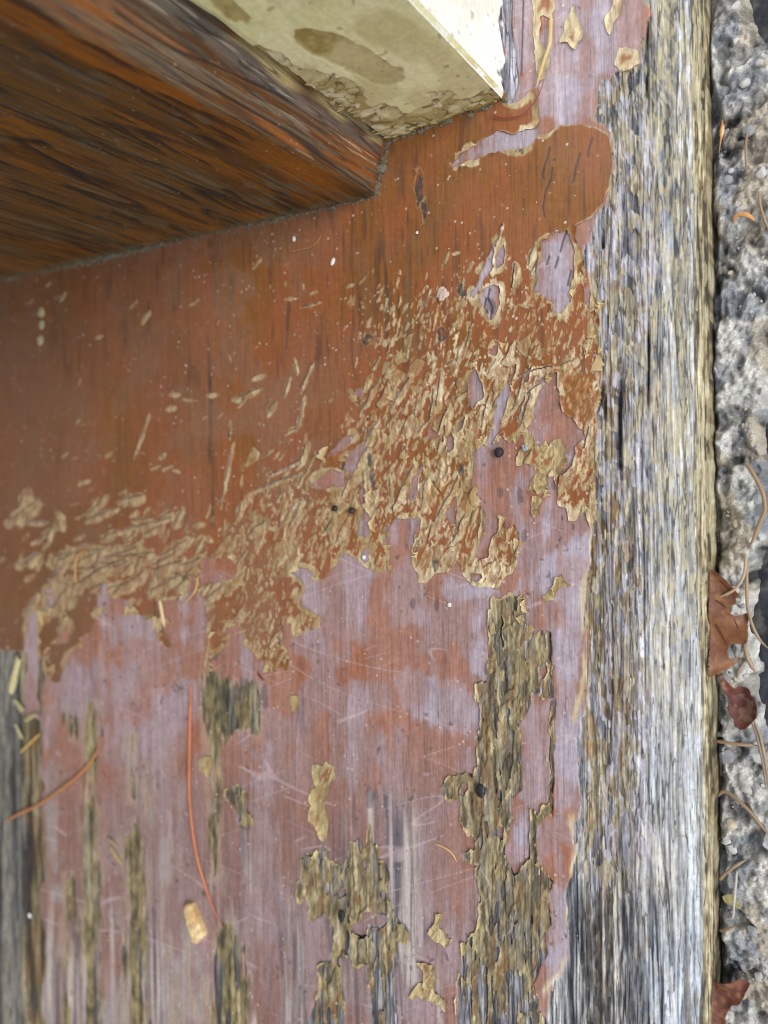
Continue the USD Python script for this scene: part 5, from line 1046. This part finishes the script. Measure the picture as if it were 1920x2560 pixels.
GN = [([(1864, 1157), (1890, 1195), (1911, 1244), (1914, 1271), (1901, 1306), (1874, 1369)], 0.00042, (150, 126, 96), 'bent tan needle arching over the dark paving at the right edge'),
      ([(1865, 1385), (1863, 1428), (1849, 1461), (1827, 1480), (1790, 1494)], 0.00030, (172, 154, 126), 'thin pale stalk curving over the top of the large lobed leaf'),
      ([(1867, 1400), (1868, 1460), (1869, 1500), (1876, 1542), (1901, 1600), (1922, 1622)], 0.00032, (150, 128, 104), 'long grey brown needle passing right of the large lobed leaf'),
      ([(1862, 1604), (1870, 1640), (1880, 1662), (1888, 1681)], 0.00046, (150, 130, 106), 'thick pale needle hanging below the large lobed leaf'),
      ([(1874, 1635), (1862, 1655), (1848, 1675), (1843, 1697)], 0.00024, (150, 130, 104), 'thin dark stalk crossing the thick needle below the lobed leaf'),
      ([(1790, 1853), (1836, 1856), (1894, 1864)], 0.00036, (146, 120, 92), 'straight tan needle lying across the concrete below the curled leaf'),
      ([(1796, 1990), (1814, 1977), (1841, 1993), (1879, 2028), (1901, 2058), (1924, 2090)], 0.00038, (138, 114, 88), 'kinked brown needle running down to the right edge'),
      ([(1800, 2200), (1830, 2167), (1865, 2150)], 0.00032, (148, 126, 100), 'thin tan needle slanting above the pale leaf scrap'),
      ([(1884, 1801), (1903, 1844), (1916, 1912), (1921, 1960)], 0.00030, (150, 134, 112), 'outer of two grey needles below the curled leaf at the edge'),
      ([(1878, 1803), (1896, 1848), (1910, 1915), (1916, 1975)], 0.00026, (140, 124, 104), 'inner of two grey needles below the curled leaf at the edge'),
      ([(1842, 2178), (1837, 2249), (1832, 2292), (1816, 2297)], 0.00026, (186, 180, 168), 'whitish stalk standing across the pale leaf scrap'),
      ([(1800, 2327), (1820, 2318), (1842, 2316)], 0.00028, (132, 106, 82), 'short brown needle below the pale leaf scrap'),
      ([(1869, 330), (1866, 380), (1867, 432)], 0.00022, (140, 120, 98), 'short thin needle on the upper concrete beside the husk'),
      ([(1898, 480), (1903, 520), (1910, 545), (1924, 580)], 0.00026, (150, 128, 104), 'thin needle at the right edge beside the curled shaving')]
for p_, r_, c_, l_ in GN: needle(p_, -0.0102, r_, c_, l_, lift=0.0010)

# a wood chip, loose curls of varnish, pellets
chip_px = [(454, 2268), (462, 2262), (471, 2266), (486, 2300), (501, 2337), (499, 2350), (492, 2354), (486, 2363), (476, 2360), (466, 2325), (458, 2295)]
chip_mat = vmat('split_wood', hair_amp=0.0, fine=(3000.0, 600.0, 900.0), amp=0.3, bump=0.4)
flat_piece(chip_px, 0.0026, 0.3, lambda x, y, d: -0.0010 * np.exp(-d / 0.35) + 0.0004 * n2d(x, y, 1.2, 410), 0.0022, chip_mat, 'wood_chip', '/World', leafcol(S(224, 200, 156), S(210, 182, 134), S(186, 146, 92), 11), label='blunt cream coloured wood chip lying on the pale pink film', category='wood chip')
curl_mat = vmat('varnish_curl', hair_amp=0.0, fine=(900.0, 900.0, 900.0), amp=0.1, bump=0.1)
def roll(a, b, z, r, turn, c, label):
    p0, p1 = on_z(*a, z), on_z(*b, z); ax = (p1 - p0); L = np.linalg.norm(ax); ax /= L
    s1 = np.cross(ax, [0, 0, 1.0]); s2 = np.array([0, 0, 1.0])
    t = np.linspace(0, 1, 16); ph = np.linspace(-turn / 2, turn / 2, 18) + math.pi / 2
    Tt, Ph = np.meshgrid(t, ph, indexing='ij'); gg = np.random.default_rng(int(a[0]))
    rr = r * (1 + 0.25 * (Tt - 0.5)) * (1 + 0.05 * np.sin(Tt * 9 + Ph * 2))
    Tt2 = Tt + 0.05 * np.sin(Ph * 3)
    v = p0 + (Tt2 * L)[..., None] * ax + (rr * np.cos(Ph))[..., None] * s1 + (rr * np.sin(Ph) - r * 0.3)[..., None] * s2
    put('varnish_curl', v.reshape(-1, 3), grid_faces(16, 18), curl_mat, '/World', S(*c), [0.5, 0.4, 0.0], label=label, category='varnish curl')
roll((46, 1643), (27, 1727), 0.0012, 0.0013, 3.8, (178, 170, 128), 'pale rolled varnish curl on the dark wood at the left edge')
roll((38, 1752), (62, 1782), 0.0010, 0.0012, 2.4, (172, 164, 128), 'pale open varnish curl below the rolled one at the left edge')
roll((66, 1800), (94, 1782), 0.0012, 0.0010, 2.2, (170, 158, 116), 'bent tan varnish curl touching the dark left strip')
roll((40, 1812), (58, 1848), 0.0010, 0.0010, 2.0, (176, 168, 132), 'small triangular varnish curl above the bent stalk')
blk = plain('black_pellet', (0.018, 0.016, 0.018), 0.5, 0.3, 900.0, 0.6)
wht = plain('white_grit', (0.75, 0.74, 0.72), 0.6, 0.1)
dab = plain('grey_green_dab', tuple(S(172, 164, 130)), 0.7, 0.2, 1200.0, 0.4)
lich = plain('pale_crumb', tuple(S(200, 176, 164)), 0.9, 0.3, 2500.0, 0.8)
lich2 = plain('grey_crumb', tuple(S(150, 156, 162)), 0.9, 0.5, 2500.0, 0.9)
def blob(px_, py_, rp, flat, mat, name, label, cat, z=0.0002, seed=1, stretch=1.0, ang=0.0, group=None, rough=0.3):
    p = on_z(px_, py_, z); r = rp * abs((p - CAM) @ FW) / FPX
    d = 1 + rough * 2 * (meshkit.fbm(iv * 2.3 + seed * 1.7, 3, seed) - 0.5)
    q = iv * d[:, None] * r * np.array([1, stretch, flat]); a = math.radians(ang)
    q = q @ np.array([[math.cos(a), math.sin(a), 0], [-math.sin(a), math.cos(a), 0], [0, 0, 1]])
    put(name, q + p + [0, 0, r * flat * 0.7], if_, mat, label=label, category=cat, group=group)
blob(1250, 1131, 12.5, 0.85, blk, 'black_pellet', 'round black pellet on the bare pink film right of centre', 'pellet', seed=2)
blob(882, 1277, 8.5, 0.9, blk, 'black_pellet', 'small black pellet at the end of a dark streak in the flaking varnish', 'pellet', seed=3, z=0.0006)
blob(840, 1271, 7.5, 0.8, blk, 'black_pellet', 'small dark pellet left of the streaked one in the flaking varnish', 'pellet', seed=4, z=0.0006)
blob(1203, 1976, 13, 0.5, blk, 'black_pellet', 'flat oval black seed bedded in the olive crust', 'seed', seed=5, stretch=1.3, z=0.0004)
blob(855, 2289, 9, 0.5, blk, 'black_pellet', 'oblong black speck bedded in the brown island of varnish', 'seed', seed=6, stretch=1.6, z=0.0004)
for k, (a, b, r) in enumerate(((105, 781, 13), (106, 813, 11.5), (103, 851, 12.5))):
    blob(a, b, r, 0.22, dab, 'dried_dab', ('top', 'middle', 'lowest')[k] + ' of three pale grey green dabs on the varnish at the left', 'dab', seed=10 + k, z=0.0003)
blob(1108, 735, 15, 0.3, lich, 'pale_crumb', 'pinkish white crumbly spot on the orange varnish', 'crumb', seed=14, z=0.0003, rough=0.7)
for k in range(6): pass
blob(1313, 1121, 10, 0.4, lich2, 'grey_crumb', 'bluish grey lichen crumb on the tan flake above the pink film', 'crumb', seed=15, stretch=0.7, z=0.0007, rough=0.9)
blob(833, 655, 5.5, 0.5, wht, 'white_grit', 'white comma shaped grit below the jamb', 'grit', seed=16, stretch=1.8, ang=-25, z=0.0003)
blob(736, 598, 5, 0.5, wht, 'white_grit', 'white oval grit left of the comma shaped one', 'grit', seed=17, stretch=1.4, z=0.0003)
blob(911, 1393, 5.5, 0.6, wht, 'white_grit', 'white grit in the small pink opening at the flaking edge', 'grit', seed=18, z=0.0004)
blob(1124, 1512, 5.5, 0.4, wht, 'white_grit', 'white grit on the pink film left of the olive crust', 'grit', seed=19, z=0.0003)
blob(76, 2288, 6, 0.5, wht, 'white_grit', 'bright white grit on the brown strip at the lower left', 'grit', seed=20, z=0.0005)
blob(1043, 582, 3.8, 0.5, wht, 'white_grit', 'tiny white grit on the orange varnish right of the dark stain', 'grit', seed=21, z=0.0003)
# fine loose dust over the varnish
g6 = np.random.default_rng(66); vs, fs = [], []
oc = trimesh.creation.icosphere(0); ov, of = np.array(oc.vertices), np.array(oc.faces)
for k in range(900):
    a, b = g6.uniform(420, 1480), g6.uniform(420, 2500)
    if g6.random() > (0.9 if b < 1400 else 0.35): continue
    p = on_z(a, b, 0.00028); r = g6.lognormal(-9.55, 0.4)
    vs.append(ov * r * np.array([1, g6.uniform(0.7, 1.6), 0.7]) + p); fs.append(of + 12 * (len(vs) - 1))
put('dust_grains', np.vstack(vs), np.vstack(fs), plain('dust_grain', (0.55, 0.50, 0.43), 0.8), label='pale dust grains scattered over the varnish', category='dust', kind='stuff', smooth=False)
